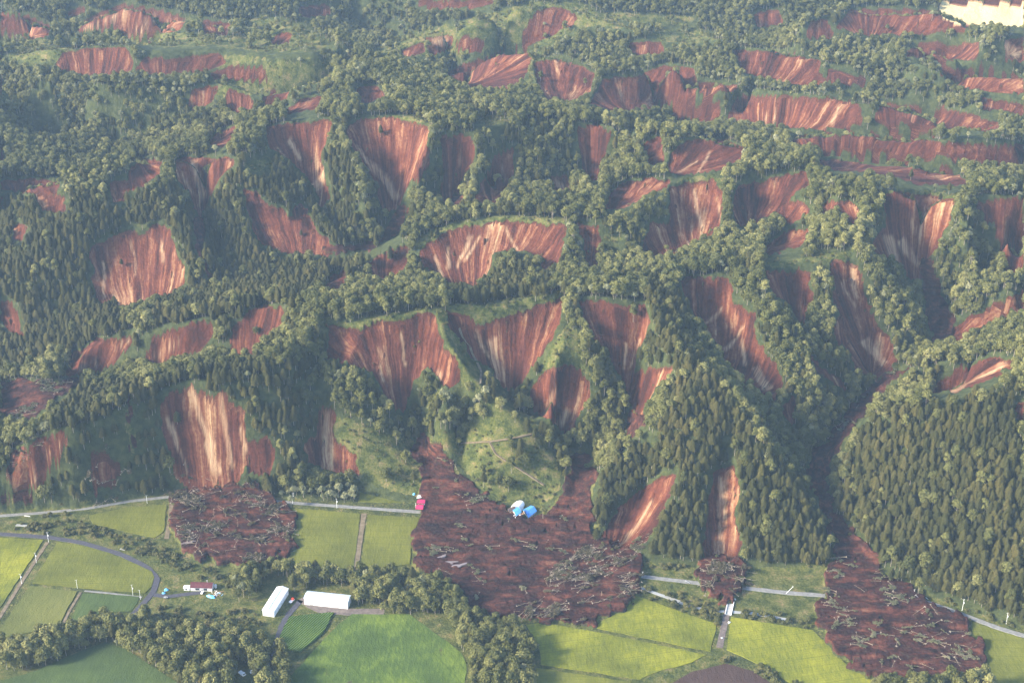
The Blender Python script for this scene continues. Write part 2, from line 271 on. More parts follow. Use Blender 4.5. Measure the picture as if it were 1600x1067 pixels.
# scars: outline, (optional) point towards which the slide streaks run, warmth (0 dark maroon .. 1 light orange, beyond it the pale field with painted sunlight)
SCARS = [
 ("1295 112 1320 115 1350 125 1345 132 1300 124", (1280,180), .4), ("1535 156 1600 164 1600 174 1540 166", (1500,220), .45), ("108 18 128 10 130 16 115 22", (100,60), .5),
 ("560 140 585 136 600 150 570 156", (570,200), .35), ("1180 22 1215 18 1220 34 1188 40", (1190,90), .4), ("985 70 1030 66 1035 78 995 82", (1000,130), .35), ("470 12 510 8 515 20 478 24", (480,70), .5),
 ("60 300 100 305 96 330 70 325", (80,380), .35), ("20 345 40 350 38 375 22 370", (30,420), .4), ("640 225 665 215 668 250 650 280 640 262", (640,330), .4), ("1010 225 1030 215 1035 245 1015 255", (1000,300), .4),
 ("510 507 540 508 565 512 590 502 640 494 665 489 680 500 685 520 697 540 703 545 715 560 722 590 700 602 685 600 676 575 664 572 650 590 640 612 632 640 612 628 600 605 578 578 550 568 515 560", (628,700), .45),
 ("696 486 720 492 745 503 765 502 790 498 815 482 845 474 878 464 874 490 862 520 845 555 825 580 806 612 792 606 780 590 762 570 742 560 718 530", (800,700), .5),
 ("906 468 940 465 975 472 1008 475 1015 500 1008 530 996 556 992 600 985 640 976 602 962 572 945 545 925 520 912 495", (975,690), .5),
 ("868 568 890 566 905 578 920 600 920 628 900 650 890 684 876 672 858 655 838 640 826 612 830 596 850 578", (860,760), .65),
 ("1000 575 1030 568 1055 570 1040 590 1020 610 1005 640 988 660 985 620 990 590", (960,700), .35),
 ("1064 438 1085 430 1120 430 1142 436 1140 462 1165 480 1182 490 1180 515 1192 545 1215 566 1221 598 1212 628 1190 610 1165 600 1145 575 1130 560 1120 535 1095 500 1078 475", (1110,720), .5),
 ("1200 425 1230 420 1265 425 1266 470 1262 505 1245 488 1225 470 1205 455", (1262,560), .4),
 ("1292 410 1325 403 1345 430 1352 455 1370 500 1385 520 1406 558 1395 575 1370 596 1345 580 1330 560 1318 520 1310 480", (1372,640), .75),
 ("1300 500 1318 490 1325 530 1322 545 1308 530", (1340,600), .5),
 ("1265 548 1285 570 1320 598 1325 615 1300 600 1275 575", (1340,640), .4),
 ("1222 640 1240 615 1246 640 1240 668 1228 650", (1240,720), .5),
 ("1240 390 1200 400 1195 385 1215 368 1240 358 1262 355 1260 375", (1180,420), .4),
 ("1445 612 1462 595 1500 575 1540 560 1590 556 1585 570 1550 590 1510 605 1478 612", (1440,650), .35),
 ("1480 520 1500 500 1540 480 1600 450 1600 478 1560 495 1520 515 1490 535", (1440,560), .5),
 ("1385 305 1410 300 1440 305 1490 310 1488 340 1470 375 1450 400 1437 445 1420 430 1400 405 1365 385 1368 370 1385 350 1382 330", (1440,520), .65),
 ("1530 315 1560 312 1600 308 1600 420 1578 428 1565 400 1555 360 1540 340", (1580,520), .4),
 ("1330 315 1340 330 1338 350 1322 345 1310 318", (1345,380), .55),
 ("1282 330 1300 318 1305 322 1285 338", (1270,350), .7),
 ("1200 320 1245 312 1262 325 1240 350", (1200,380), .4),
 ("1005 385 1015 345 1045 350 1050 310 1052 290 1080 284 1110 283 1125 300 1130 340 1120 365 1085 378 1062 392 1030 402 1005 402", (1090,460), .6),
 ("950 320 955 305 980 283 1010 280 1045 282 1040 292 1015 297 1000 305 985 318 960 322", (930,360), .4),
 ("1155 292 1185 287 1255 272 1262 285 1235 300 1215 325 1180 345 1150 350 1148 325", (1150,400), .3),
 ("655 405 662 380 690 362 740 350 800 344 880 347 888 352 880 380 872 410 850 425 845 400 790 385 765 400 760 425 740 445 700 442 680 425", (710,520), .65),
 ("905 350 940 352 938 380 935 410 920 425 912 400", (922,480), .5),
 ("575 410 600 392 640 380 638 400 630 420 610 432 580 432", (590,470), .45),
 ("502 445 520 428 543 420 538 440 515 452", (500,480), .55),
 ("180 365 200 358 225 362 240 350 260 352 270 375 285 405 290 440 270 455 250 465 200 475 155 472 143 430 142 395 155 375", (215,600), .6),
 ("385 295 402 300 420 320 455 335 465 320 485 335 500 360 524 388 515 400 490 398 450 392 415 385 398 360 388 330", (500,470), .55),
 ("276 252 300 246 340 248 366 248 355 262 335 275 322 300 315 340 305 330 300 300 285 280 276 265", (315,390), .6),
 ("202 268 220 252 250 250 245 270 225 285 205 292", (200,320), .4),
 ("175 285 200 280 195 310 180 315", (185,340), .5),
 ("0 284 40 282 90 284 88 294 40 295 0 294", (20,340), .5),
 ("420 200 440 195 515 190 510 215 495 240 500 260 512 300 500 320 495 290 480 270 465 255 445 240 425 225", (500,380), .55),
 ("545 200 565 186 600 184 640 192 668 200 665 225 650 250 648 270 625 300 612 325 600 320 590 280 570 250 550 225", (610,400), .6),
 ("692 215 720 210 740 218 738 245 720 270 712 300 698 315 690 300 695 260", (700,370), .45),
 ("750 310 752 290 770 265 775 245 800 232 800 262 785 300 770 312", (765,350), .45),
 ("860 278 885 276 890 292 870 295", (890,330), .95),
 ("905 200 930 195 955 208 945 225 935 250 930 275 915 270 910 240", (925,320), .35),
 ("1044 262 1050 240 1080 220 1130 220 1160 232 1155 245 1120 262 1060 268", (1010,340), .35),
 ("330 222 340 207 366 199 358 215 345 224", (320,250), .35),
 ("0 470 12 468 35 495 38 520 15 518 0 500", (40,560), .4),
 ("98 578 115 552 150 530 205 520 202 545 180 560 150 580 110 585", (60,640), .4),
 ("228 560 235 530 260 512 300 504 332 500 330 520 310 545 280 555 240 570", (200,620), .4),
 ("360 555 362 515 380 485 410 474 440 480 436 505 410 530 390 555", (350,620), .4),
 ("256 622 272 612 290 605 300 595 312 606 330 612 350 605 366 622 380 640 388 682 384 722 374 748 340 766 300 768 276 750 262 702 250 668", (330,960), .85),
 ("385 690 415 680 435 700 420 740 390 735", (410,820), .5),
 ("498 628 522 640 528 690 558 712 562 742 520 735 482 722 472 695 492 672", (520,860), .8),
 ("20 705 60 682 108 675 104 700 75 730 45 765 20 762 8 740", (-60,800), .45),
 ("145 700 165 712 190 715 185 760 150 770 140 730", (165,820), .3),
 ("940 835 960 800 985 770 1020 748 1058 735 1050 765 1035 800 1010 845 975 860 945 858", (920,920), .5),
 ("1116 730 1148 726 1154 760 1152 800 1158 850 1150 885 1105 885 1098 850 1106 790", (1125,1000), .6),
 ("1588 628 1600 625 1600 655 1590 645", (1590,700), .6),
 ("700 115 740 98 790 80 830 84 825 100 815 120 790 135 740 132", (680,180), .4),
 ("838 98 870 95 905 105 925 115 920 140 890 152 860 150 842 135", (870,210), .5),
 ("945 125 1000 120 1040 104 1080 108 1090 130 1070 155 1020 165 970 168 925 160", (960,230), .5),
 ("1095 128 1120 132 1150 135 1140 140 1100 145", (1080,180), .4),
 ("1052 185 1065 165 1120 158 1125 175 1110 188", (1020,240), .5),
 ("1140 180 1160 152 1220 150 1300 155 1340 165 1345 190 1290 195 1200 192", (1150,260), .55),
 ("1368 190 1380 165 1430 168 1500 175 1560 195 1540 200 1450 195", (1380,260), .5),
 ("1240 218 1260 210 1320 208 1420 217 1500 225 1600 228 1600 255 1520 252 1450 238 1360 236 1290 233", (1240,300), .5),
 ("1278 250 1330 248 1400 254 1490 272 1510 286 1440 284 1390 268 1310 260", (1230,320), .4),
 ("1150 80 1200 82 1280 95 1275 112 1290 128 1230 122 1165 110", (1120,170), .4),
 ("1472 108 1520 110 1600 122 1600 142 1545 138 1490 126", (1460,190), .5),
 ("1418 82 1440 70 1525 68 1528 88 1470 90", (1400,120), .4),
 ("1572 65 1600 60 1600 92 1575 90", (1560,130), .7),
 ("1262 55 1270 35 1290 32 1300 55", (1280,90), .5),
 ("1478 -4 1600 -4 1600 40 1560 36 1515 36 1470 14", (1560,160), 2.6),  # bare pale field, not a scar; its sunlight is put into the colour
 ("1312 40 1330 18 1385 16 1460 18 1515 38 1450 45 1360 50", (1330,90), .5),
 ("812 68 825 45 840 20 870 12 898 25 890 38 860 48 835 62", (790,110), .5),
 ("628 80 660 70 662 80 640 84", (620,110), .5),
 ("668 60 705 57 700 72 675 80", (660,100), .75),
 ("715 65 735 57 755 65 750 74 718 75", (720,110), .4),
 ("650 0 770 0 740 8 670 9", (680,60), .5),
 ("122 44 150 28 190 8 240 16 288 30 280 44 240 50 200 52 180 38 150 40", (100,120), .65),
 ("0 20 40 25 75 42 72 52 40 58 0 42", (60,110), .4),
 ("88 104 100 85 150 76 195 76 205 95 200 110 150 112", (120,170), .55),
 ("215 108 230 92 270 92 340 84 350 96 320 106 250 112", (230,150), .5),
 ("330 118 360 106 410 106 415 122 370 120", (350,160), .35),
 ("298 165 305 140 338 135 330 150 310 166", (290,210), .5),
 ("356 165 358 140 385 150 392 165 370 170", (360,210), .4),
 ("410 162 415 148 448 142 445 150", (400,190), .3),
 ("450 175 470 158 500 153 490 165 460 172", (440,200), .3),
 ("320 34 355 38 350 52 320 50", (320,80), .35),
 ("425 66 438 55 452 53 448 65", (420,90), .45),
]
MUD = [
 "275 768 300 766 345 764 385 752 400 760 420 775 440 795 458 808 464 828 458 842 464 858 442 866 440 880 400 884 360 886 320 880 290 868 270 842 262 820 272 800 268 780",
 "640 700 655 672 668 672 678 690 700 715 735 755 765 780 790 790 805 812 850 812 862 790 880 770 892 730 888 705 905 702 925 715 932 745 925 790 930 840 960 855 1000 862 1010 890 1000 905 1000 925 985 945 955 965 930 978 880 975 830 972 770 965 730 950 722 915 690 905 660 895 636 882 650 860 645 835 658 810 660 780 655 745",
 "1262 730 1275 705 1300 690 1312 650 1332 630 1350 615 1370 600 1390 585 1420 575 1440 560 1400 595 1370 620 1335 660 1318 690 1300 720 1292 760 1305 800 1345 845 1372 868 1382 895 1430 925 1445 945 1490 960 1515 980 1530 1010 1545 1050 1545 1067 1385 1067 1330 1045 1300 1010 1285 985 1270 975 1280 945 1298 935 1290 900 1302 860 1300 820 1280 790 1268 765",
 "1092 878 1130 868 1160 880 1172 900 1160 920 1148 940 1125 945 1100 930 1090 905",
 "1000 690 975 680 990 640 1010 650 990 680",
 "0 600 30 590 70 600 110 590 130 598 90 620 50 650 0 655",
 "590 378 612 350 622 318 640 325 628 345 618 365 580 392 520 400 500 385 540 385",
 "700 320 712 300 728 310 715 325",
 "1440 440 1435 400 1455 410 1462 445 1478 475 1490 500 1480 530 1462 535 1448 510",
 "0 780 40 765 60 780 20 790 0 790",
 "300 345 318 340 322 360 318 400 335 440 322 430 308 380",
 "200 620 215 700 200 705 195 660",
]
GRASS = [
 "0 62 60 60 110 66 120 95 60 98 0 92", "205 50 300 54 400 58 480 66 500 82 420 82 330 72 240 74 200 62", "1020 50 1080 44 1130 60 1080 70 1030 64", "930 20 1010 24 1090 30 1060 40 980 34", "220 100 330 84 420 90 360 104 260 108",
 "752 662 762 622 792 612 835 660 880 735 875 765 850 790 800 782 770 785 735 742 700 708 675 690 690 672 720 680",
 "525 648 560 662 620 680 655 690 672 735 664 778 600 762 560 750 530 712 518 680",
 "678 487 700 476 760 476 800 466 840 458 882 455 880 464 820 480 790 497 765 502 745 503 718 494 698 490 705 510 730 545 750 580 758 602 735 612 724 600 720 580 703 545 687 518",
 "503 500 560 500 610 490 668 478 672 488 600 502 560 512 510 508",
 "650 380 670 358 720 345 800 337 880 338 884 346 760 350 690 363 658 386",
 "862 540 884 505 905 520 918 552 926 590 905 580 890 566 868 566 845 582 838 590",
 "330 150 345 120 400 98 470 92 522 96 524 120 470 132 420 148",
 "575 78 640 54 700 40 760 24 820 5 900 5 960 30 990 48 940 40 900 45 850 70 780 72 720 85 640 90",
 "400 20 440 32 500 48 525 62 500 80 440 62 380 50",
 "700 112 760 84 830 76 850 90 840 130 820 130 830 95 790 78",
 "100 50 160 18 180 5 300 25 340 38 300 34 190 8",
 "920 372 960 368 980 372 960 378",
 "1200 412 1270 402 1300 400 1262 412 1205 420",
 "740 185 775 180 800 190 760 200",
 "560 182 640 180 668 192 640 190 600 184",
 "1270 395 1335 392 1330 402 1290 408",
 "1060 278 1110 275 1160 280 1110 284 1060 285",
 "1380 298 1450 298 1490 302 1488 310 1440 305",
 "1170 888 1295 882 1290 925 1170 918",
 "1010 892 1090 890 1092 905 1010 898",
 "120 790 265 775 270 790 262 840 225 842 130 820",
 "1160 925 1290 935 1275 965 1160 955",
 "380 258 420 245 425 262 390 270",
]
SAND = [ # bright strokes of pumice and sandy subsoil, the widest one painted sunlight: points, half widths
 ([(258,648),(268,662),(276,690)],5,2),([(276,690),(288,712),(292,735)],2,1),([(300,600),(312,640),(330,690)],4,5),([(345,610),(350,650),(362,720)],3,5),([(375,660),(385,700)],3,3),
 ([(322,680),(338,730)],6,8),([(555,220),(580,250)],2,4),([(580,250),(605,278),(620,302)],6,6),([(512,262),(488,292)],7,6),([(450,210),(462,228),(468,245)],4,2),([(432,222),(448,245)],1,1),
 ([(300,250),(318,298)],3,5),([(282,265),(302,300)],1.5,2.5),([(735,362),(712,408)],4,2),([(750,360),(725,398)],2,2),([(700,380),(698,410)],2,3),([(680,390),(690,430)],2,3),([(790,350),(830,420)],1.5,1.5),
 ([(1410,365),(1435,410)],7,4),([(1425,335),(1432,352)],2,2),([(1445,325),(1440,365)],4,3),([(1390,360),(1400,400)],9,6),([(1315,430),(1338,470)],3,2),([(1350,520),(1385,560)],8,5),([(1330,415),(1340,460)],3,2),
 ([(1485,608),(1530,582),(1575,562)],3,2),([(1000,800),(975,835),(960,850)],2,4),([(1020,770),(1000,800)],2,2),([(1125,740),(1128,800),(1126,860)],3,7),([(870,600),(850,630)],1.5,1.5),([(890,625),(870,660)],6,4),([(905,610),(893,650)],1.5,1.5),
 ([(510,640),(508,680),(505,730)],4,5),([(980,525),(975,570)],3,2),([(1000,520),(985,570)],2,2),([(770,520),(775,560),(785,590)],8,6),([(742,510),(765,550)],3,2),([(690,570),(680,600)],4,3),([(628,510),(632,560)],1.5,2),([(590,530),(600,590)],2,3),
 ([(1130,470),(1100,500)],1.5,1.5),([(1165,500),(1130,540)],2,2),([(1180,560),(1200,600)],6,8),([(1160,520),(1165,560)],2,3),([(160,30),(130,44)],2,3),([(185,18),(160,30)],2.5,2),([(243,22),(215,48)],2,3),([(232,25),(200,52)],1,1.5),([(262,30),(240,48)],2,2),
 ([(865,280),(885,290)],6,5),([(1195,180),(1230,175)],1.5,4),([(1310,165),(1300,188)],2,3),([(1080,378),(1062,352)],2,2),([(1085,290),(1100,350)],2,3),([(1120,300),(1128,340)],1.5,1.5),([(160,400),(162,460)],1.5,2),([(250,370),(255,400)],2,3),([(205,370),(210,420)],1,1.5),
 ([(20,760),(75,735),(100,710)],2,1.5),([(10,745),(60,712),(100,690)],1,1.5),([(120,575),(150,555)],2,1.5),([(180,540),(200,525)],1.5,1.5),([(240,550),(280,525)],2,1.5),([(980,210),(1000,204)],1,1),([(720,225),(718,245)],1,1.5),([(785,250),(790,280)],1.5,1.5),
 ([(1560,68),(1595,80)],8,8),([(1590,25),(1500,25)],10,10),([(675,62),(700,60)],6,5),([(1060,262),(1090,240)],1.5,1.5),([(1090,262),(1110,228)],1,1.5),  # the widest stroke lightens the pale field as if sunlit
]
FIELDS = [ # outline, name, kind of surface
 ("0 840 68 844 40 888 0 950", "rice_paddy", 'yellow'),
 ("90 847 120 851 170 864 215 882 236 893 241 902 236 917 226 927 205 925 130 919 50 911", "rice_paddy", 'olive'),
 ("46 916 120 924 92 977 40 990 0 997 0 983", "rice_paddy", 'olive2'),
 ("130 927 218 932 214 943 206 955 180 956 150 960 106 978", "crop_field", 'green'),
 ("138 806 200 793 260 789 257 830 242 841 185 828 145 818", "rice_paddy", 'olive'),
 ("436 795 500 797 563 803 553 889 500 888 440 878 430 840", "rice_paddy", 'olive'),
 ("575 805 656 809 645 835 640 882 563 890", "rice_paddy", 'olive'),
 ("565 762 600 762 622 772 626 786 560 785", "rice_paddy", 'olive'),
 ("990 930 1118 975 1118 985 1110 1018 925 980 960 960", "rice_paddy", 'yellow'),
 ("822 977 845 973 930 987 1103 1023 1080 1035 1020 1052 1000 1062 845 1038 842 1010", "rice_paddy", 'yellow'),
 ("838 1043 985 1066 975 1085 825 1085", "rice_paddy", 'olive'),
 ("1142 964 1270 985 1330 1045 1400 1085 1262 1085 1200 1045 1136 1015", "rice_paddy", 'yellow'),
 ("1518 972 1600 998 1660 1015 1660 1100 1530 1100 1520 1020", "rice_paddy", 'olive'),
 ("550 960 640 960 722 1020 730 1042 722 1100 415 1100 500 1005 530 975", "meadow", 'bright'),
 ("452 965 522 958 505 990 468 1020 438 1012 437 995", "corn_field", 'corn'),
 ("-80 1090 60 1046 130 1016 165 1003 200 1016 290 1075 290 1100 -80 1100", "meadow", 'green'),
 ("1035 1075 1080 1050 1135 1037 1175 1048 1215 1075 1215 1100 1035 1100", "ploughed_field", 'brown'),
]
ROADS = [
 ([(-60,834),(0,834),(75,839),(130,848),(190,866),(230,886),(246,904),(240,924),(222,945),(208,960),(200,975)], 5.0, 'asphalt'),
 ([(241,929),(262,932),(292,928),(318,925)], 4.5, 'asphalt'),
 ([(-60,810),(70,801),(140,794),(200,783),(268,776),(300,776)], 4.0, 'concrete'),
 ([(400,780),(428,783),(460,786),(545,792),(600,796),(660,800)], 4.6, 'concrete'),
 ([(740,783),(765,789),(800,797)], 5.0, 'concrete'),
 ([(985,899),(1000,900),(1040,905),(1110,913)], 5.0, 'concrete'),
 ([(1150,917),(1230,926),(1300,931)], 5.0, 'concrete'),
 ([(1425,932),(1440,938),(1480,951),(1520,966),(1560,981),(1600,993),(1680,1015)], 5.0, 'concrete'),
 ([(569,802),(563,840),(556,890)], 4.6, 'dirt'),
 ([(268,782),(266,810),(260,842)], 4.0, 'dirt'),
 ([(470,935),(500,952),(545,956),(600,956)], 9.0, 'gravel'),
 ([(470,938),(452,958),(440,978),(432,1006),(425,1030)], 5.0, 'asphalt'),
 ([(1148,925),(1143,935),(1137,952),(1130,985),(1124,1012)], 5.0, 'gravel'),
 ([(74,847),(57,873),(30,915),(5,955),(-20,995)], 3.2, 'dirt'),
 ([(126,925),(108,955),(95,982)], 2.2, 'dirt'),
 ([(132,923),(175,927),(222,933)], 1.8, 'concrete'),
 ([(722,692),(745,691),(765,690),(800,685),(832,678)], 2.4, 'dirt'),
 ([(765,690),(775,710),(820,738),(850,758)], 2.2, 'dirt'),
 ([(750,600),(752,580),(735,545),(715,510)], 2.2, 'dirt'),
]
BELTS = [ # tree belts on the valley floor: canopy outline, kind, where
 ("362 898 420 876 520 884 640 897 700 908 724 932 734 958 690 948 650 948 590 944 552 930 545 922 478 920 452 908 405 912 372 930", "broadleaf", "in the belt behind the two white barns"),
 ("690 948 722 940 760 960 800 972 832 998 836 1067 735 1067 736 1030 716 990 700 962", "broadleaf", "in the wood right of the bright meadow"),
 ("-40 982 60 975 110 962 170 948 225 952 262 978 300 958 345 972 400 992 446 1005 452 1067 300 1067 262 1050 225 1020 170 998 130 1005 60 1030 -40 1045", "broadleaf", "in the curved wood at the bottom left"),
 ("150 812 200 828 262 846 330 868 372 880 360 905 330 905 262 870 200 850 160 828", "shrubs", "in the hedge along the curved road"),
 ("20 806 130 800 160 815 150 832 60 822 20 818", "shrubs", "beside the road at the far left"),
 ("1128 1013 1200 1032 1262 1058 1268 1067 1200 1052 1150 1034 1120 1028", "shrubs", "above the brown ploughed field"),
 ("1352 1052 1375 1044 1405 1052 1410 1067 1350 1067", "broadleaf", "in the clump below the right mud flow"),
 ("1000 906 1092 918 1130 945 1120 965 1060 945 1005 922", "shrubs", "between the pale road and the stream"),
 ("1165 928 1290 945 1270 980 1160 952", "shrubs", "between the pale road and the stream"),
 ("400 722 480 728 560 740 562 780 500 782 405 778", "pale", "above the road left of the pink wreck"),
 ("245 930 300 935 400 940 410 965 330 985 250 960 225 962", "shrubs", "on rough grass below the farmhouse"),
 ("1000 870 1095 868 1092 890 1010 890", "shrubs", "at the foot of the central spur"),
 ("-40 740 60 760 130 770 160 782 100 795 -40 795", "shrubs", "at the foot of the left hill"),
 ("1380 880 1430 905 1520 940 1600 968 1600 990 1520 962 1440 932", "shrubs", "along the foot of the right hill"),
]
CONIFER = ["1345 660 1400 640 1600 590 1600 995 1400 915 1310 800 1330 720", "1010 480 1080 540 1120 590 1190 690 1250 750 1310 880 1180 890 1010 890 925 810 940 740 1060 630 1015 560",
  "90 610 250 590 300 570 480 560 500 600 495 720 430 760 120 790 60 760", "-50 300 240 300 400 240 560 230 560 440 -50 590", "690 430 860 405 870 455 700 475", "900 440 1020 430 1080 470 1060 560 1015 500"]
PALE = ["480 560 620 640 640 700 520 660 480 620", "680 610 750 605 760 660 700 690", "1060 -10 1700 -10 1700 300 1060 240", "-100 -10 1060 -10 1060 175 600 150 -100 200", "200 480 245 470 230 560 205 560", "860 430 1010 430 1010 470 860 470", "270 235 370 230 370 246 270 246"]  # far stands and crest rows: haze and crest light put into paler foliage

lab = np.zeros((H_, W_), np.int16)             # 1 soil 2 mud 3 grass 4 field/road
sid = np.zeros((H_, W_), np.int16)
sand = np.zeros((H_, W_), np.float32)
for s in GRASS: fill(P(s), lab, 3)
for k, s in enumerate(SCARS): fill(P(s[0]), lab, 1); fill(P(s[0]), sid, k+1)
for s in MUD: fill(P(s), lab, 2); fill(P(s), sid, 0)
for _ in range(3):                                 # the far slides are seen flat: widen their outlines a little
    for sh, ax in ((1, 0), (-1, 0), (1, 1), (-1, 1)):
        l2 = np.roll(lab, sh, ax); s2 = np.roll(sid, sh, ax); m_ = (l2 == 1) & (lab != 1) & (lab != 2); m_[330:] = False
        lab[m_] = 1; sid[m_] = s2[m_]
fieldm = np.zeros((H_, W_), np.uint8)
for s, n, k in FIELDS: fill(P(s), fieldm, 1)
fieldm[lab == 2] = 0
for pts, w, k in ROADS: stroke(pts, 4+w*0.4, 4+w*0.4, fieldm)
BUILT = np.zeros((H_, W_), np.uint8)
for s in ("404 905 458 905 458 968 404 968", "470 918 552 918 552 962 470 962", "280 905 345 905 345 935 280 935", "795 775 845 775 845 820 795 820", "640 765 668 765 668 800 640 800", "366 1038 400 1038 400 1060 366 1060", "1130 925 1155 925 1150 980 1125 980"): fill(P(s), BUILT)
for pts, a, b in SAND: stroke(pts, a, b, sand)
belt = np.zeros((H_, W_), np.int16)
for k, (s, kd, w) in enumerate(BELTS): fill(P(s), belt, k+1)
conm = np.zeros((H_, W_), np.uint8); palm = np.zeros((H_, W_), np.uint8)
for s in CONIFER: fill(P(s), conm)
for s in PALE: fill(P(s), palm)
# uneven, torn outlines: every outline is wobbled at three sizes
_uu, _vv = np.meshgrid(np.arange(W_)+.5, np.arange(H_)+.5)
wu = vnoise(_uu/26, _vv/22, 1)*9 + vnoise(_uu/9, _vv/9, 2)*7 + vnoise(_uu/3.5, _vv/4, 3)*4.5
wv = vnoise(_uu/22, _vv/26, 4)*9 + vnoise(_uu/6, _vv/9, 5)*9 + vnoise(_uu/3, _vv/4, 6)*4.5
near_floor = np.clip((_vv-640)/120, 0, 1); far_w = np.clip(_vv/420, .28, 1)
wu *= far_w; wv *= far_w*.9
wu *= 1-.30*near_floor; wv *= 1-.35*near_floor
_wi = np.clip((_vv+wv).astype(int), 0, H_-1); _wj = np.clip((_uu+wu).astype(int), 0, W_-1)
lab = lab[_wi, _wj]; sid = sid[_wi, _wj]; sand = blur(sand[np.clip((_vv+wv*.45).astype(int), 0, H_-1), np.clip((_uu+wu*.45).astype(int), 0, W_-1)], 2)
_mb = blur((lab == 2).astype(np.float32), 110)
_lob = (_mb + .80*vnoise(_uu/15, _vv/11, 61) + .55*vnoise(_uu/6, _vv/5, 62) > .5)
_z = _vv > 640
lab[_z & (lab == 2) & ~_lob] = 3; sid[_z & (lab == 3)] = 0; lab[_z & _lob & (_mb > .12)] = 2; sid[lab == 2] = 0
isl = (vnoise(_uu/7, _vv/5, 11) + .6*vnoise(_uu/3, _vv/3, 12) > .56) & (lab == 1)
lab[isl] = 3; sid[isl] = 0
def samp(a, u, v, default=0):
    ui = np.floor(u).astype(int); vi = np.floor(v).astype(int)
    ok = (ui >= 0) & (ui < W_) & (vi >= 0) & (vi < H_)
    r = a[np.clip(vi, 0, H_-1), np.clip(ui, 0, W_-1)]
    return np.where(ok, r, default)

# visibility of every ground cell from the photographer's position (so that each outline lands on the slope it shows)
U, V, DEP = proj(X, Y, Z)
el = (Z-CAMH)/RR
hor = np.maximum.accumulate(el, axis=0)
vis = el >= np.vstack([np.full((1, NC), -9.0), hor[:-1]]) - 0.002
soft = lambda m: blur(m.astype(np.float32), 2)
def mask_on(m):
    mm = soft(m); r = bil(mm, V-.5, U-.5); 
    r[(U < 0) | (U > W_) | (V < -3) | (V > H_+70)] = 0
    return np.where(vis, r, 0.0)
m_soil = mask_on(lab == 1); m_mud = mask_on(lab == 2); m_grass = mask_on(lab == 3)
m_grass = np.maximum(m_grass, np.clip(1-Z/3.0, 0, 1)*(RR > 700)*(m_mud < .3)*(.62+.35*fbm(X, Y, 30, 3, 44)))
m_sand = np.where(vis, bil(sand, V-.5, U-.5), 0)*(m_soil > .3)
SID = np.where(vis, samp(sid, U, np.where((V > H_-1) & (V < H_+70), H_-1, V)), 0)
blurmud = bil(blur((lab == 2).astype(np.float32), 25), V-.5, U-.5)*(m_mud > 0.02)
SU = np.zeros_like(X); SV = np.zeros_like(X); WARM = np.zeros_like(X)
for k, (s, ap, warm) in enumerate(SCARS):
    sel = (SID == k+1)
    n = sel.sum()
    if n < 4: continue
    zmin = np.percentile(Z[sel], 3)-6; pc_ = np.array(P(s)).mean(0); ap = (pc_[0]+(ap[0]-pc_[0])*.62, pc_[1]+(ap[1]-pc_[1])*.62)
    ax, ay = unproj(ap[0], ap[1], zmin)
    dx = X[sel]-ax; dy = Y[sel]-ay; r = np.hypot(dx, dy)
    a = np.arctan2(dx, dy)
    SU[sel] = a*np.median(r)+k*613.0; SV[sel] = r+k*77.0; WARM[sel] = warm
    if warm > 2: SU[sel] = X[sel]*.05; SV[sel] = Y[sel]*.05; WARM[sel] = 4.0  # pale field: broad tone, patch of sun put into the ground colour
# relief of the slides: a shallow cut with furrows; lumpy debris in the flows
cut = np.clip(m_soil*1.6-.3, 0, 1)
_b4 = blur((lab == 1)[::4, ::4].astype(np.float32), 30)
bowl = np.clip((bil(_b4, V/4-.5, U/4-.5)-.45)/.55, 0, 1)*(m_soil > .2)
Z = Z - bowl*5.5
Z = Z - cut*(2.8 - 2.2*vnoise(SU/9.0, SV/60.0, 21) - .7*vnoise(SU/3.0, SV/25.0, 22) - 1.2*vnoise(X/14, Y/14, 23))
lump = fbm(X, Y*1.8, 26, 4, 31)*3.4 + np.abs(fbm(X, Y, 8, 3, 35))*1.3
mudz = np.clip(m_mud*2-.4, 0, 1)
floorish = np.clip(1-Z/25, 0.25, 1)
Z = Z + mudz*(np.clip(blurmud*3.2-.9, 0, 1)*4.2*floorish + lump*(.35+.65*floorish))
lr_of = lambda r: np.interp(np.log(r), lrs, np.arange(NR))
def ground_z(x, y):
    r = np.hypot(x, y); th = np.arctan2(x, y)
    return bil(Z, lr_of(r), (th-ths[0])/(ths[1]-ths[0]))
def hidden(x, y, z):
    r = np.hypot(x, y); th = np.arctan2(x, y)
    h = bil(hor, lr_of(r), (th-ths[0])/(ths[1]-ths[0]))
    return (z-CAMH)/r < h-0.001

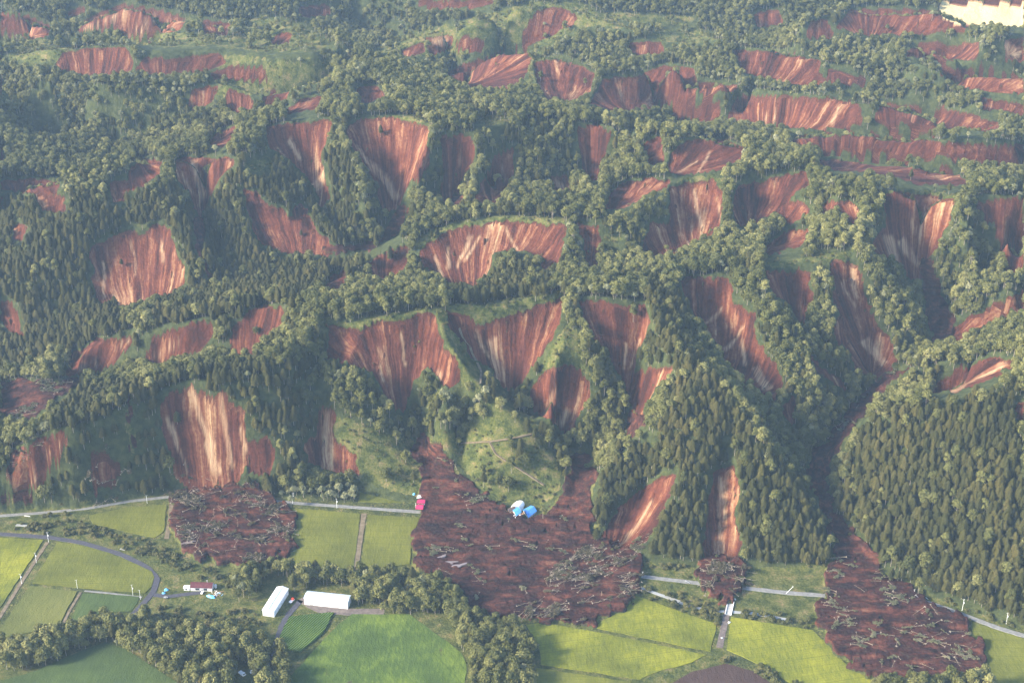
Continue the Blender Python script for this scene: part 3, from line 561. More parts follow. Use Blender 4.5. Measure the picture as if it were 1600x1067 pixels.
# ------------------------------------------------------------------ materials
def mat(name):
    m = bpy.data.materials.new(name); m.use_nodes = True
    nt = m.node_tree; nt.nodes.clear()
    out = nt.nodes.new("ShaderNodeOutputMaterial"); b = nt.nodes.new("ShaderNodeBsdfPrincipled")
    nt.links.new(b.outputs[0], out.inputs[0]); b.inputs['Roughness'].default_value = .9
    b.inputs['Specular IOR Level'].default_value = .15
    return m, nt, b
class N:
    def __init__(s, nt): s.nt = nt
    def n(s, t, **kw):
        o = s.nt.nodes.new(t)
        for k, v in kw.items(): setattr(o, k, v)
        return o
    def l(s, a, b): s.nt.links.new(a, b)
    def math(s, op, a, b=None, c=None, clamp=False):
        o = s.n("ShaderNodeMath", operation=op); o.use_clamp = clamp
        for i, q in enumerate((a, b, c)):
            if q is None: continue
            if isinstance(q, (int, float)): o.inputs[i].default_value = q
            else: s.l(q, o.inputs[i])
        return o.outputs[0]
    def noise(s, vec, scale, detail=3, rough=.55):
        o = s.n("ShaderNodeTexNoise"); o.inputs['Scale'].default_value = scale; o.inputs['Detail'].default_value = detail
        o.inputs['Roughness'].default_value = rough
        if vec is not None: s.l(vec, o.inputs['Vector'])
        return o.outputs['Fac']
    def ramp(s, fac, stops):
        o = s.n("ShaderNodeValToRGB"); e = o.color_ramp.elements
        while len(e) < len(stops): e.new(.5)
        for q, (p, c) in zip(e, stops):
            q.position = p; q.color = (*c, 1) if len(c) == 3 else c
        s.l(fac, o.inputs[0]); return o.outputs[0]
    def mix(s, f, a, b):
        o = s.n("ShaderNodeMix", data_type='RGBA')
        for i, q in ((0, f), (6, a), (7, b)):
            if isinstance(q, (int, float)): o.inputs[i].default_value = q
            elif isinstance(q, tuple): o.inputs[i].default_value = (*q, 1)
            else: s.l(q, o.inputs[i])
        return o.outputs[2]
    def pos(s): return s.n("ShaderNodeNewGeometry").outputs['Position']
    def vscale(s, v, sx, sy, sz):
        o = s.n("ShaderNodeMapping"); o.inputs['Scale'].default_value = (sx, sy, sz); s.l(v, o.inputs[0]); return o.outputs[0]
    def bump(s, h, dist, strength=1.0):
        o = s.n("ShaderNodeBump"); o.inputs['Distance'].default_value = dist; o.inputs['Strength'].default_value = strength
        s.l(h, o.inputs['Height']); return o.outputs[0]
def edge(k, m, noise, w=.5):
    a = k.math('ADD', m, k.math('MULTIPLY', k.math('SUBTRACT', noise, .5), .9))
    return k.math('MULTIPLY', k.math('SUBTRACT', a, .42), 8.0, clamp=True)

def ground_material():
    m, nt, b = mat("hillside ground"); k = N(nt); pos = k.pos()
    at = k.n("ShaderNodeAttribute", attribute_name="cls"); sep = k.n("ShaderNodeSeparateColor"); k.l(at.outputs['Color'], sep.inputs[0])
    st = k.n("ShaderNodeAttribute", attribute_name="streak"); stv0 = st.outputs['Vector']
    wob = k.n("ShaderNodeTexNoise"); wob.inputs['Scale'].default_value = .05; wob.inputs['Detail'].default_value = 3; k.l(pos, wob.inputs['Vector'])
    wm = k.n("ShaderNodeVectorMath", operation='MULTIPLY_ADD'); k.l(wob.outputs['Color'], wm.inputs[0]); wm.inputs[1].default_value = (6, 0, 0); k.l(stv0, wm.inputs[2]); stv = wm.outputs[0]
    n5 = k.noise(pos, .16, 4); n20 = k.noise(pos, .05, 3); n1 = k.noise(pos, .6, 3)
    forest = k.ramp(n5, [(.3, (.022, .030, .012)), (.55, (.045, .055, .018)), (.75, (.075, .080, .026))])
    n12 = k.noise(pos, .085, 5, .65)
    grass = k.ramp(k.math('ADD', k.math('MULTIPLY', n12, .7), k.math('MULTIPLY', n1, .3)), [(.36, (.020, .028, .008)), (.44, (.042, .054, .013)), (.50, (.072, .080, .020)), (.57, (.110, .104, .032)), (.66, (.19, .135, .070))])
    s_a = k.noise(k.vscale(stv, .15, .012, 1), 1.0, 6, .70)
    s_b = k.noise(k.vscale(stv, .50, .030, 3), 1.0, 5, .7)
    s_c = k.noise(k.vscale(stv, .07, .012, 7), 1.0, 3, .5)
    patch = k.noise(pos, .03, 3)
    warm = k.n("ShaderNodeSeparateXYZ"); k.l(stv, warm.inputs[0])
    s1 = k.math('ADD', k.math('MULTIPLY', s_a, .66), k.math('MULTIPLY', s_b, .34))
    lev = k.math('ADD', s1, k.math('MULTIPLY', k.math('SUBTRACT', at.outputs['Alpha'], 0.0), .0))
    lev = k.math('ADD', k.math('MULTIPLY', k.math('SUBTRACT', lev, .5), 1.4), k.math('ADD', .24, k.math('ADD', k.math('MULTIPLY', k.noise(pos, .045, 5, .65), .26), k.math('MULTIPLY', k.noise(pos, .30, 5, .7), .24))))
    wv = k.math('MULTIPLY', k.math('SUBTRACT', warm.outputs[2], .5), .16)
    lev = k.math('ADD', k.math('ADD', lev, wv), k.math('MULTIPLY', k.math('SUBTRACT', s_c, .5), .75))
    soil = k.ramp(lev, [(.30, (.024, .008, .006)), (.41, (.052, .015, .010)), (.50, (.088, .025, .014)), (.58, (.135, .045, .023)), (.67, (.225, .110, .056)), (.80, (.40, .26, .14)), (.95, (.50, .43, .22))])  # palest stop is the field's colour with sunlight painted in
    soil = k.mix(k.math('MULTIPLY', k.math('SUBTRACT', patch, .5), 1.2, clamp=True), soil, (.10, .035, .026))
    sa = k.math('MULTIPLY', at.outputs['Alpha'], k.math('MULTIPLY', k.math('SUBTRACT', s_b, .30), 4.0, clamp=True), clamp=True)
    soil = k.mix(k.math('MULTIPLY', sa, .55, clamp=True), soil, k.ramp(s_b, [(.3, (.36, .18, .10)), (.6, (.60, .42, .24)), (.8, (.72, .60, .40))]))
    mn = k.noise(k.vscale(pos, .045, .10, .3), 1.0, 7, .68); mn2 = k.noise(pos, .35, 4, .6)
    mud = k.ramp(mn, [(.36, (.011, .005, .005)), (.46, (.026, .009, .008)), (.54, (.050, .016, .011)), (.62, (.095, .031, .019)), (.72, (.14, .070, .044))])
    mud = k.mix(k.math('MULTIPLY', k.math('SUBTRACT', mn2, .54), 3.5, clamp=True), mud, (.060, .048, .028))
    c = k.mix(edge(k, sep.outputs[1], n1), forest, grass)
    c = k.mix(edge(k, sep.outputs[0], n1), c, soil)
    c = k.mix(edge(k, sep.outputs[2], n1), c, mud)
    k.l(c, b.inputs['Base Color'])
    hh = k.math('ADD', k.math('MULTIPLY', s_b, k.math('MULTIPLY', sep.outputs[0], .9)), k.math('MULTIPLY', mn2, 1.0))
    k.l(k.bump(hh, 1.6, .8), b.inputs['Normal'])
    return m
M_GROUND = ground_material()

def simple(name, stops, scale=.2, detail=3, rough=.9, spec=.15, bump=0, stretch=None, obj=False):
    m, nt, b = mat(name); k = N(nt)
    v = k.n("ShaderNodeTexCoord").outputs['Object'] if obj else k.pos()
    if stretch: v = k.vscale(v, *stretch)
    f = k.noise(v, scale, detail)
    k.l(k.ramp(f, stops), b.inputs['Base Color']); b.inputs['Roughness'].default_value = rough
    b.inputs['Specular IOR Level'].default_value = spec
    if bump: k.l(k.bump(f, bump), b.inputs['Normal'])
    return m
def field_material(name, dark, mid, light, rows=0, rowdir=0.5, patch=None):
    m, nt, b = mat(name); k = N(nt); pos = k.pos()
    n1 = k.noise(pos, .018, 4, .6); n2 = k.noise(k.vscale(pos, .5, .12, 1), 1, 3); n3 = k.noise(pos, .9, 2)
    f = k.math('ADD', k.math('MULTIPLY', n1, .62), k.math('ADD', k.math('MULTIPLY', n2, .25), k.math('MULTIPLY', n3, .13)))
    c = k.ramp(f, [(.36, dark), (.49, mid), (.62, light)])
    if rows:
        mp = k.n("ShaderNodeMapping"); mp.inputs['Rotation'].default_value = (0, 0, rowdir); k.l(pos, mp.inputs[0])
        w = k.n("ShaderNodeTexWave"); w.inputs['Scale'].default_value = rows; w.inputs['Distortion'].default_value = .6; k.l(mp.outputs[0], w.inputs[0])
        c = k.mix(k.math('MULTIPLY', w.outputs['Fac'], .55), c, tuple(q*.45 for q in dark))
        k.l(k.bump(w.outputs['Fac'], .6), b.inputs['Normal'])
    else:
        k.l(k.bump(k.math('ADD', n3, n2), .35), b.inputs['Normal'])
        mp = k.n("ShaderNodeMapping"); mp.inputs['Rotation'].default_value = (0, 0, rowdir); k.l(pos, mp.inputs[0])
        w = k.n("ShaderNodeTexWave"); w.inputs['Scale'].default_value = .030; w.inputs['Distortion'].default_value = .4; k.l(mp.outputs[0], w.inputs[0])
        w2 = k.n("ShaderNodeTexWave"); w2.inputs['Scale'].default_value = .11; w2.inputs['Distortion'].default_value = 1.2; w2.inputs['Detail'].default_value = 3; k.l(mp.outputs[0], w2.inputs[0])
        c = k.mix(k.math('MULTIPLY', k.math('SUBTRACT', w.outputs['Fac'], .95), 6, clamp=True), c, tuple(q*.95 for q in dark))
        c = k.mix(k.math('MULTIPLY', w2.outputs['Fac'], .16), c, dark)
        lodge = k.noise(k.vscale(pos, .045, .03, 1), 1, 5, .7)
        c = k.mix(k.math('MULTIPLY', k.math('SUBTRACT', lodge, .60), 5, clamp=True), c, tuple(q*.8 for q in mid))
    if patch:
        pn = k.noise(k.vscale(pos, .05, .03, 1), 1, 4, .6)
        c = k.mix(k.math('MULTIPLY', k.math('SUBTRACT', pn, .66), 14, clamp=True), c, patch)
    k.l(c, b.inputs['Base Color']); return m
FM = {
 'yellow': field_material("ripening rice yellow", (.072, .084, .014), (.135, .145, .017), (.235, .230, .022), rowdir=1.35),
 'olive': field_material("ripening rice olive", (.066, .076, .015), (.105, .112, .019), (.150, .152, .025), rowdir=1.62),
 'olive2': field_material("rice dull green", (.070, .080, .020), (.10, .108, .027), (.13, .132, .032), rowdir=0.35),
 'green': field_material("crop dark green", (.034, .054, .017), (.050, .075, .021), (.070, .10, .027), rowdir=0.10),
 'bright': field_material("hay meadow bright green", (.036, .060, .014), (.058, .092, .017), (.13, .175, .024), patch=(.05, .030, .022), rowdir=-0.55),
 'corn': field_material("corn rows", (.040, .075, .016), (.06, .105, .020), (.09, .14, .026), rows=.16, rowdir=.5),
 'brown': field_material("ploughed brown soil", (.040, .025, .021), (.055, .033, .027), (.07, .044, .034), rowdir=0.90),
}
RM = {
 'asphalt': simple("dark asphalt", [(.3, (.045, .044, .055)), (.7, (.075, .072, .085))], .5),
 'concrete': simple("pale worn road", [(.3, (.14, .14, .135)), (.7, (.23, .225, .21))], .3),
 'dirt': simple("dirt track", [(.3, (.10, .08, .05)), (.7, (.20, .155, .10))], .25),
 'gravel': simple("gravel yard", [(.3, (.09, .07, .065)), (.7, (.17, .14, .12))], .3),
}
def leaf_mat(name, stops, hue=.06):
    m, nt, b = mat(name); k = N(nt)
    rnd = k.n("ShaderNodeObjectInfo").outputs['Random']
    loc = k.n("ShaderNodeObjectInfo").outputs['Location']
    big = k.noise(loc, .016, 4, .6)
    vc = k.n("ShaderNodeAttribute", attribute_name="tone").outputs['Fac']
    f = k.math('ADD', k.math('MULTIPLY', rnd, .34), k.math('ADD', k.math('ADD', .05, k.math('MULTIPLY', vc, .20)), k.math('MULTIPLY', k.math('SUBTRACT', big, .28), .95)))
    k.l(k.ramp(f, stops), b.inputs['Base Color'])
    b.inputs['Roughness'].default_value = .75; b.inputs['Specular IOR Level'].default_value = .2
    tr = k.n("ShaderNodeBsdfTranslucent"); k.l(k.ramp(f, stops), tr.inputs[0])
    ms = k.n("ShaderNodeMixShader"); ms.inputs[0].default_value = .18
    out = [n for n in nt.nodes if n.type == 'OUTPUT_MATERIAL'][0]
    k.l(b.outputs[0], ms.inputs[1]); k.l(tr.outputs[0], ms.inputs[2]); k.l(ms.outputs[0], out.inputs[0])
    return m
L_CON = leaf_mat("conifer needles", [(.12, (.020, .024, .007)), (.42, (.044, .047, .012)), (.72, (.080, .074, .020)), (.96, (.14, .112, .034))])
L_BRO = leaf_mat("broadleaf foliage", [(.10, (.030, .037, .010)), (.34, (.073, .081, .022)), (.60, (.145, .145, .043)), (.90, (.29, .27, .10))])
L_PAL = leaf_mat("pale foliage with painted light", [(.15, (.09, .10, .045)), (.5, (.19, .195, .095)), (.95, (.36, .34, .19))])  # also puts haze and crest light into the leaf colour
L_SHR = leaf_mat("shrub foliage", [(.15, (.045, .055, .018)), (.5, (.095, .095, .03)), (.95, (.15, .13, .045))])
M_BARK = simple("pale bark", [(.3, (.16, .13, .10)), (.7, (.34, .30, .24))], 1.0)
M_LOG = simple("bare fallen wood", [(.3, (.13, .10, .07)), (.7, (.38, .31, .22))], .3)
M_WHITE = simple("white painted steel", [(.3, (.78, .78, .77)), (.7, (.84, .84, .83))], .6, obj=True)
M_WROOF = simple("white metal roof", [(.3, (.72, .75, .78)), (.7, (.84, .86, .88))], .5, rough=.5, spec=.4, obj=True)
M_BROOF = simple("pale blue grey metal roof", [(.3, (.42, .50, .60)), (.7, (.52, .60, .70))], .5, rough=.5, spec=.4, obj=True)
M_RROOF = simple("dark red roof", [(.3, (.07, .025, .03)), (.7, (.12, .04, .045))], .5, obj=True)
M_BLUE = simple("blue sheet", [(.3, (.05, .22, .58)), (.7, (.10, .32, .72))], .7, rough=.5, spec=.4, obj=True)
M_LBLUE = simple("light blue tarpaulin", [(.3, (.10, .42, .75)), (.7, (.18, .52, .85))], .7, rough=.5, spec=.4, obj=True)
M_PINK = simple("crimson roof sheet", [(.3, (.34, .02, .08)), (.7, (.46, .05, .13))], .7, rough=.6, obj=True)
M_GLASS = simple("dark window glass", [(.3, (.03, .035, .045)), (.7, (.05, .06, .07))], 1, rough=.15, spec=.5, obj=True)
M_GREY = simple("grey concrete", [(.3, (.28, .27, .25)), (.7, (.42, .41, .38))], .5, obj=True)
M_RED = simple("red machine paint", [(.3, (.45, .05, .03)), (.7, (.6, .08, .05))], .5, obj=True)
M_BLACK = simple("black rubber", [(.3, (.02, .02, .02)), (.7, (.04, .04, .04))], .5, obj=True)
M_ORANGE = simple("broken timber", [(.3, (.32, .18, .10)), (.7, (.50, .32, .20))], 1.2, obj=True)
def water_mat(name, c, rough):
    m, nt, b = mat(name); k = N(nt)
    b.inputs['Base Color'].default_value = (*c, 1); b.inputs['Roughness'].default_value = rough; b.inputs['Specular IOR Level'].default_value = .9
    k.l(k.bump(k.noise(k.pos(), .8, 3), .08), b.inputs['Normal']); return m
M_WATER = water_mat("pale stream water", (.30, .30, .28), .12)
M_PUD = water_mat("muddy water", (.20, .16, .15), .08)

# ------------------------------------------------------------------ object helpers
def tag(o, label=None, cat=None, group=None, kind=None):
    if label: o["label"] = label
    if cat: o["category"] = cat
    if group: o["group"] = group
    if kind: o["kind"] = kind
    return o
def mesh_np(name, co, quads, mats, smooth=False, tris=None):
    me = bpy.data.meshes.new(name)
    co = np.asarray(co, np.float32); quads = np.asarray(quads, np.int32).reshape(-1, 4) if len(quads) else np.zeros((0, 4), np.int32)
    me.vertices.add(len(co)); me.vertices.foreach_set("co", co.ravel())
    if tris is not None and len(tris):
        tris = np.asarray(tris, np.int32)
        li = np.concatenate([quads.ravel(), tris.ravel()]); nq, ntr = len(quads), len(tris)
        starts = np.concatenate([np.arange(nq)*4, nq*4+np.arange(ntr)*3]); tot = np.concatenate([np.full(nq, 4), np.full(ntr, 3)])
    else:
        li = quads.ravel(); starts = np.arange(len(quads))*4; tot = np.full(len(quads), 4)
    me.loops.add(len(li)); me.loops.foreach_set("vertex_index", li.astype(np.int32))
    me.polygons.add(len(starts)); me.polygons.foreach_set("loop_start", starts.astype(np.int32)); me.polygons.foreach_set("loop_total", tot.astype(np.int32))
    for m in mats: me.materials.append(m)
    me.update(calc_edges=True)
    if smooth: me.polygons.foreach_set("use_smooth", np.ones(len(starts), bool))
    return me
def link(name, me, parent=None, loc=None, rotz=0):
    o = bpy.data.objects.new(name, me); COL.objects.link(o)
    if parent: o.parent = parent
    if loc is not None: o.location = loc
    if rotz: o.rotation_euler = (0, 0, rotz)
    return o
def empty(name, loc, rotz=0):
    o = bpy.data.objects.new(name, None); COL.objects.link(o); o.empty_display_size = .5
    o.location = loc; o.rotation_euler = (0, 0, rotz); return o
class MB:
    def __init__(s): s.v = []; s.f = []
    def face(s, pts):
        b = len(s.v); s.v += [tuple(p) for p in pts]; s.f.append(tuple(range(b, b+len(pts)))); return s
    def box(s, x0, y0, z0, x1, y1, z1):
        b = len(s.v); s.v += [(x0,y0,z0),(x1,y0,z0),(x1,y1,z0),(x0,y1,z0),(x0,y0,z1),(x1,y0,z1),(x1,y1,z1),(x0,y1,z1)]
        s.f += [tuple(b+i for i in q) for q in ((0,3,2,1),(4,5,6,7),(0,1,5,4),(1,2,6,5),(2,3,7,6),(3,0,4,7))]; return s
    def tube(s, a, b_, r0, r1, n=6):
        a = Vector(a); b_ = Vector(b_); d = (b_-a).normalized(); q = d.to_track_quat('Z', 'Y'); b = len(s.v)
        for c, r in ((a, r0), (b_, r1)):
            for i in range(n):
                t = 2*math.pi*i/n; s.v.append(tuple(c+q @ Vector((r*math.cos(t), r*math.sin(t), 0))))
        for i in range(n): s.f.append((b+i, b+(i+1) % n, b+n+(i+1) % n, b+n+i))
        s.f.append(tuple(b+n-1-i for i in range(n))); s.f.append(tuple(b+n+i for i in range(n))); return s
    def mesh(s, name, m):
        me = bpy.data.meshes.new(name); me.from_pydata(s.v, [], s.f); me.materials.append(m); me.update(); return me
    def build(s, name, m, parent=None, loc=None): return link(name, s.mesh(name, m), parent, loc)

# ------------------------------------------------------------------ ground, scars and mud as surfaces
quad_i = (np.arange(NR-1)[:, None]*NC + np.arange(NC-1)[None, :]).ravel()
Q = np.stack([quad_i, quad_i+1, quad_i+NC+1, quad_i+NC], 1)
fsid = SID[:-1, :-1].ravel(); fm = (m_mud[:-1, :-1].ravel() > .5)
co_all = np.stack([X.ravel(), Y.ravel(), Z.ravel()], 1)
cls = np.stack([m_soil.ravel(), m_grass.ravel(), m_mud.ravel(), m_sand.ravel()], 1).astype(np.float32)
stk = np.stack([SU.ravel(), SV.ravel(), WARM.ravel()], 1).astype(np.float32)
def sub_surface(name, sel):
    q = Q[sel]
    if len(q) < 4: return
    used, inv = np.unique(q.ravel(), return_inverse=True)
    me = mesh_np(name, co_all[used], inv.reshape(-1, 4), [M_GROUND], smooth=True)
    a = me.attributes.new("cls", 'FLOAT_COLOR', 'POINT'); a.data.foreach_set("color", cls[used].ravel())
    a = me.attributes.new("streak", 'FLOAT_VECTOR', 'POINT'); a.data.foreach_set("vector", stk[used].ravel())
    return tag(link(name, me), kind="structure")
sub_surface("ground", (fsid == 0) & ~fm)
sub_surface("mud_flow", (fsid == 0) & fm)
for k in range(len(SCARS)): sub_surface("landslide_scar_or_sunlit_field", (fsid == k+1))  # one of these is the pale field with painted sunlight

# fields: sheets on the valley floor
def tess(poly, m=1.0):
    import mathutils.geometry as mg
    v = [Vector((p[0], p[1], 0)) for p in poly]
    return mg.tessellate_polygon([v])
def rough_poly(pts, step=6.0, amp=.5):
    out = []
    for a, b in zip(pts, pts[1:]+pts[:1]):
        L = (b-a).length; n = max(1, int(L/step))
        for i in range(n):
            p = a+(b-a)*i/n; out.append(Vector((p.x+random.uniform(-amp, amp), p.y+random.uniform(-amp, amp), 0)))
    return out
for i, (s, name, kd) in enumerate(FIELDS):
    pts = rough_poly([g(u, v) for u, v in P(s)])
    zt = .55 if kd not in ('brown', 'green', 'bright') else .4
    if kd == 'corn': zt = 1.6
    mb = MB(); n = len(pts); base = [(p.x, p.y, -.6) for p in pts]; top = [(p.x, p.y, zt) for p in pts]
    mb.v = base+top
    for t in tess(pts): mb.f.append(tuple(n+q for q in t))
    for j in range(n): mb.f.append((j, (j+1) % n, n+(j+1) % n, n+j))
    tag(mb.build(name, FM[kd]), kind="structure")
def ribbon(name, px, w, m, dz=.30, conform=False):
    P3 = []
    for a, b in zip(px[:-1], px[1:]):
        for t in np.linspace(0, 1, 9)[:-1]: P3.append((a[0]+(b[0]-a[0])*t, a[1]+(b[1]-a[1])*t))
    P3.append(px[-1]); pts = []
    for u, v in P3:
        zz = 0.0
        for _ in range(12 if conform else 1):
            x, y = unproj(u, v, zz)
            if conform: zz = .5*zz+.5*float(ground_z(np.array([float(x)]), np.array([float(y)]))[0])
        pts.append(Vector((float(x), float(y), zz+dz)))
    for _ in range(2):
        pts = [pts[0]]+[(pts[i-1]+pts[i]*2+pts[i+1])/4 for i in range(1, len(pts)-1)]+[pts[-1]]
    v = []; f = []
    for i, p in enumerate(pts):
        d = (pts[min(i+1, len(pts)-1)]-pts[max(i-1, 0)]); d.z = 0; d.normalize(); nrm = Vector((-d.y, d.x, 0))
        ww = w/2*(1+.06*math.sin(i*1.7))
        for sgn, dzz in ((-1, -.9), (-1, 0), (1, 0), (1, -.9)): v.append(tuple(p+nrm*sgn*ww*(1.0 if dzz == 0 else 1.15)+Vector((0, 0, dzz))))
        if i:
            b = 4*(i-1)
            for q in range(3): f.append((b+q, b+q+1, b+q+5, b+q+4))
    me = bpy.data.meshes.new(name); me.from_pydata(v, [], f); me.materials.append(m); me.update()
    return tag(link(name, me), kind="structure")
for pts, w, kd in ROADS:
    onhill = pts[0][1] < 740
    ribbon({'asphalt': "road", 'concrete': "road", 'dirt': "dirt_track", 'gravel': "gravel_track"}[kd], pts, w, RM[kd], dz=.8 if onhill else .32 if kd != 'dirt' else .26, conform=onhill)
for pts, w in (([(1003,918),(1025,927),(1045,934),(1062,940)], 3.5), ([(1062,941),(1082,948),(1115,955),(1135,955)], 3), ([(1145,956),(1175,958),(1205,963),(1230,968)], 3.5), ([(25,820),(48,822)], 3), ([(188,857),(196,859)], 2)):
    ribbon("stream", pts, w, M_WATER, .28)
def puddle(u, v, rx, ry, ang, z=1.8):
    c = g(u, v); zz = float(ground_z(np.array([c.x]), np.array([c.y]))[0]); c = g(u, v, zz)
    mb = MB(); n = 26; ring = []
    for i in range(n):
        t = 2*math.pi*i/n; r = 1+.3*math.sin(3*t+u)+.18*math.sin(5*t+v)
        x, y = rx*r*math.cos(t), ry*r*math.sin(t)
        ring.append((c.x+x*math.cos(ang)-y*math.sin(ang), c.y+x*math.sin(ang)+y*math.cos(ang)))
    mb.face([(x, y, zz+.9) for x, y in ring])
    for i in range(n):
        a, b = ring[i], ring[(i+1) % n]; mb.face([(a[0], a[1], zz-1.5), (b[0], b[1], zz-1.5), (b[0], b[1], zz+.9), (a[0], a[1], zz+.9)])
    tag(mb.build("puddle", M_PUD), kind="structure")
for a in ((697,880,9,2.2,.1),(717,884,7,2,.4),(632,897,5,2,.2),(690,870,5,1.2,.5),(745,955,4,3,1.2),(285,832,4,1.2,.1),(295,848,5,1.4,.3)): puddle(*a)

# ------------------------------------------------------------------ tree kinds
def crown_cards(centers, radii, n, size, seed, flat=.0, drop=0.0):
    r = np.random.default_rng(seed); co = []; tone = []
    w = np.array([q[0]*q[1] for q in radii]); w = w/w.sum()
    for c, rad, ww in zip(centers, radii, w):
        k = max(6, int(n*ww)); d = r.normal(size=(k, 3)); d /= np.linalg.norm(d, axis=1)[:, None]
        d[:, 2] = np.where(d[:, 2] < -.35, -d[:, 2], d[:, 2])
        rr = r.uniform(.62, 1.14, k)[:, None]
        p = np.array(c)+d*rr*np.array([rad[0], rad[0], rad[1]])
        nrm = d*1.0+r.normal(size=(k, 3))*.55; nrm[:, 2] += .25; nrm /= np.linalg.norm(nrm, axis=1)[:, None]
        t = np.cross(nrm, r.normal(size=(k, 3))); t /= np.linalg.norm(t, axis=1)[:, None]; bt = np.cross(nrm, t)
        s = (size*r.uniform(.6, 1.3, k))[:, None]
        quad = np.stack([p-t*s*.5-bt*s*.5, p+t*s*.55-bt*s*.4, p+t*s*.45+bt*s*.55, p-t*s*.4+bt*s*.5], 1)
        co.append(quad.reshape(-1, 3)); tone.append(np.repeat(r.uniform(0, 1, k)*.6+r.uniform(0, .4), 4))
    co = np.concatenate(co); tone = np.concatenate(tone)
    return co, np.arange(len(co)).reshape(-1, 4), tone
def conifer_cards(h, h0, rad, n, seed):
    r = np.random.default_rng(seed); t = r.uniform(0, 1, n)**.8
    z = h0+(h-h0)*t; prof = np.sqrt(np.clip(1-t**1.7, 0, 1))*(.62+.38*np.minimum(1, t*4+.2))
    ph = r.uniform(0, 2*math.pi, n); layer = .80+.25*np.sin(z*3.2+seed)
    lob = 1+.18*np.sin(ph*3+seed)+.12*np.sin(ph*5+2*seed)
    rr = rad*prof*layer*lob*r.uniform(.55, 1.05, n)
    p = np.stack([rr*np.cos(ph), rr*np.sin(ph), z+r.uniform(-.3, .3, n)], 1)
    out = np.stack([np.cos(ph), np.sin(ph), np.full(n, -.55)], 1); out /= np.linalg.norm(out, axis=1)[:, None]
    tt = np.stack([-np.sin(ph), np.cos(ph), r.uniform(-.3, .3, n)], 1)
    s = r.uniform(.7, 1.35, n)[:, None]*(.62+.45*(1-t))[:, None]*1.15
    quad = np.stack([p-tt*s*.42-out*s*.6, p+tt*s*.42-out*s*.6, p+tt*s*.3+out*s*.8, p-tt*s*.3+out*s*.8], 1)
    tone = np.repeat(r.uniform(0, 1, n), 4)
    return quad.reshape(-1, 3), np.arange(4*n).reshape(-1, 4), tone
def leaf_mesh(name, co, q, tone, m):
    me = mesh_np(name, co, q, [m]); a = me.attributes.new("tone", 'FLOAT', 'POINT'); a.data.foreach_set("value", tone.astype(np.float32)); return me
def trunk_mesh(name, h, r0, seed, branches=0, m=M_BARK, lean=.3):
    rd = random.Random(seed); mb = MB(); x, y = 0, 0; segs = 4; prev = (0, 0, -1.0)
    for i in range(1, segs+1):
        x += rd.uniform(-lean, lean); y += rd.uniform(-lean, lean); p = (x, y, h*i/segs)
        mb.tube(prev, p, r0*(1-(i-1)/segs*.75), r0*(1-i/segs*.75), 6); prev = p
    for b in range(branches):
        z0 = h*rd.uniform(.35, .8); a = rd.uniform(0, 6.28); L = h*rd.uniform(.15, .28)
        mb.tube((x*z0/h, y*z0/h, z0), (x*z0/h+L*math.cos(a), y*z0/h+L*math.sin(a), z0+L*.8), r0*.4, r0*.12, 5)
    return mb.mesh(name, m)
PROTO = {}
def add_proto(kind, crown, trunk): PROTO.setdefault(kind, []).append((crown, trunk))
for s in range(5):
    h = [14, 15.5, 13, 15.5, 13.5][s]
    c = conifer_cards(h, h*[.30, .42, .22, .36, .16][s], [3.3, 3.0, 3.5, 3.2, 3.5][s], 560, s+1)
    add_proto("conifer", leaf_mesh("conifer crown", *c, L_CON), trunk_mesh("conifer trunk", h*.93, .26, s, m=M_BARK, lean=.08))
def lobes(rd, h, rad, k, low=.45):
    cs = [(0, 0, h-rad*.85)]; rs = [(rad*.75, rad*.8)]
    for i in range(k):
        a = 2*math.pi*i/k+rd.uniform(-.4, .4); q = rd.uniform(.45, .75)*rad
        z = rd.uniform(h*low+rad*.3, h-rad*.8); rr = rad*rd.uniform(.42, .62)
        cs.append((q*math.cos(a), q*math.sin(a), z)); rs.append((rr, rr*rd.uniform(.8, 1.35)))
    return cs, rs
for s in range(6):
    rd = random.Random(50+s); h = rd.uniform(13.5, 18); rad = rd.uniform(3.5, 5.0); low = rd.choice([.22, .32, .42])
    cs, rs = lobes(rd, h, rad, rd.choice([8, 9, 11]), low)
    add_proto("broadleaf", leaf_mesh("broadleaf crown", *crown_cards(cs, rs, 1000, .80, 80+s), L_BRO), trunk_mesh("broadleaf trunk", h*.8, .28, 60+s, 4))
for s in range(3):
    rd = random.Random(150+s); h = rd.uniform(9, 13); rad = rd.uniform(2.6, 3.8)
    cs, rs = lobes(rd, h, rad, 5, .4)
    add_proto("pale", leaf_mesh("pale crown", *crown_cards(cs, rs, 420, .8, 180+s), L_PAL), trunk_mesh("pale trunk", h*.85, .24, 160+s, 5))
for s in range(3):
    rd = random.Random(250+s); h = rd.uniform(3.2, 5.0); rad = rd.uniform(2.0, 3.0)
    cs, rs = lobes(rd, h, rad, 4, .1); cs = [(a, b, max(rad*.5, c)) for a, b, c in cs]
    add_proto("shrubs", leaf_mesh("shrub crown", *crown_cards(cs, rs, 260, .7, 280+s), L_SHR), trunk_mesh("shrub stem", h*.6, .14, 260+s, 3))
PH = {k: [max(v.co.z for v in c.vertices) for c, t in L] for k, L in PROTO.items()}

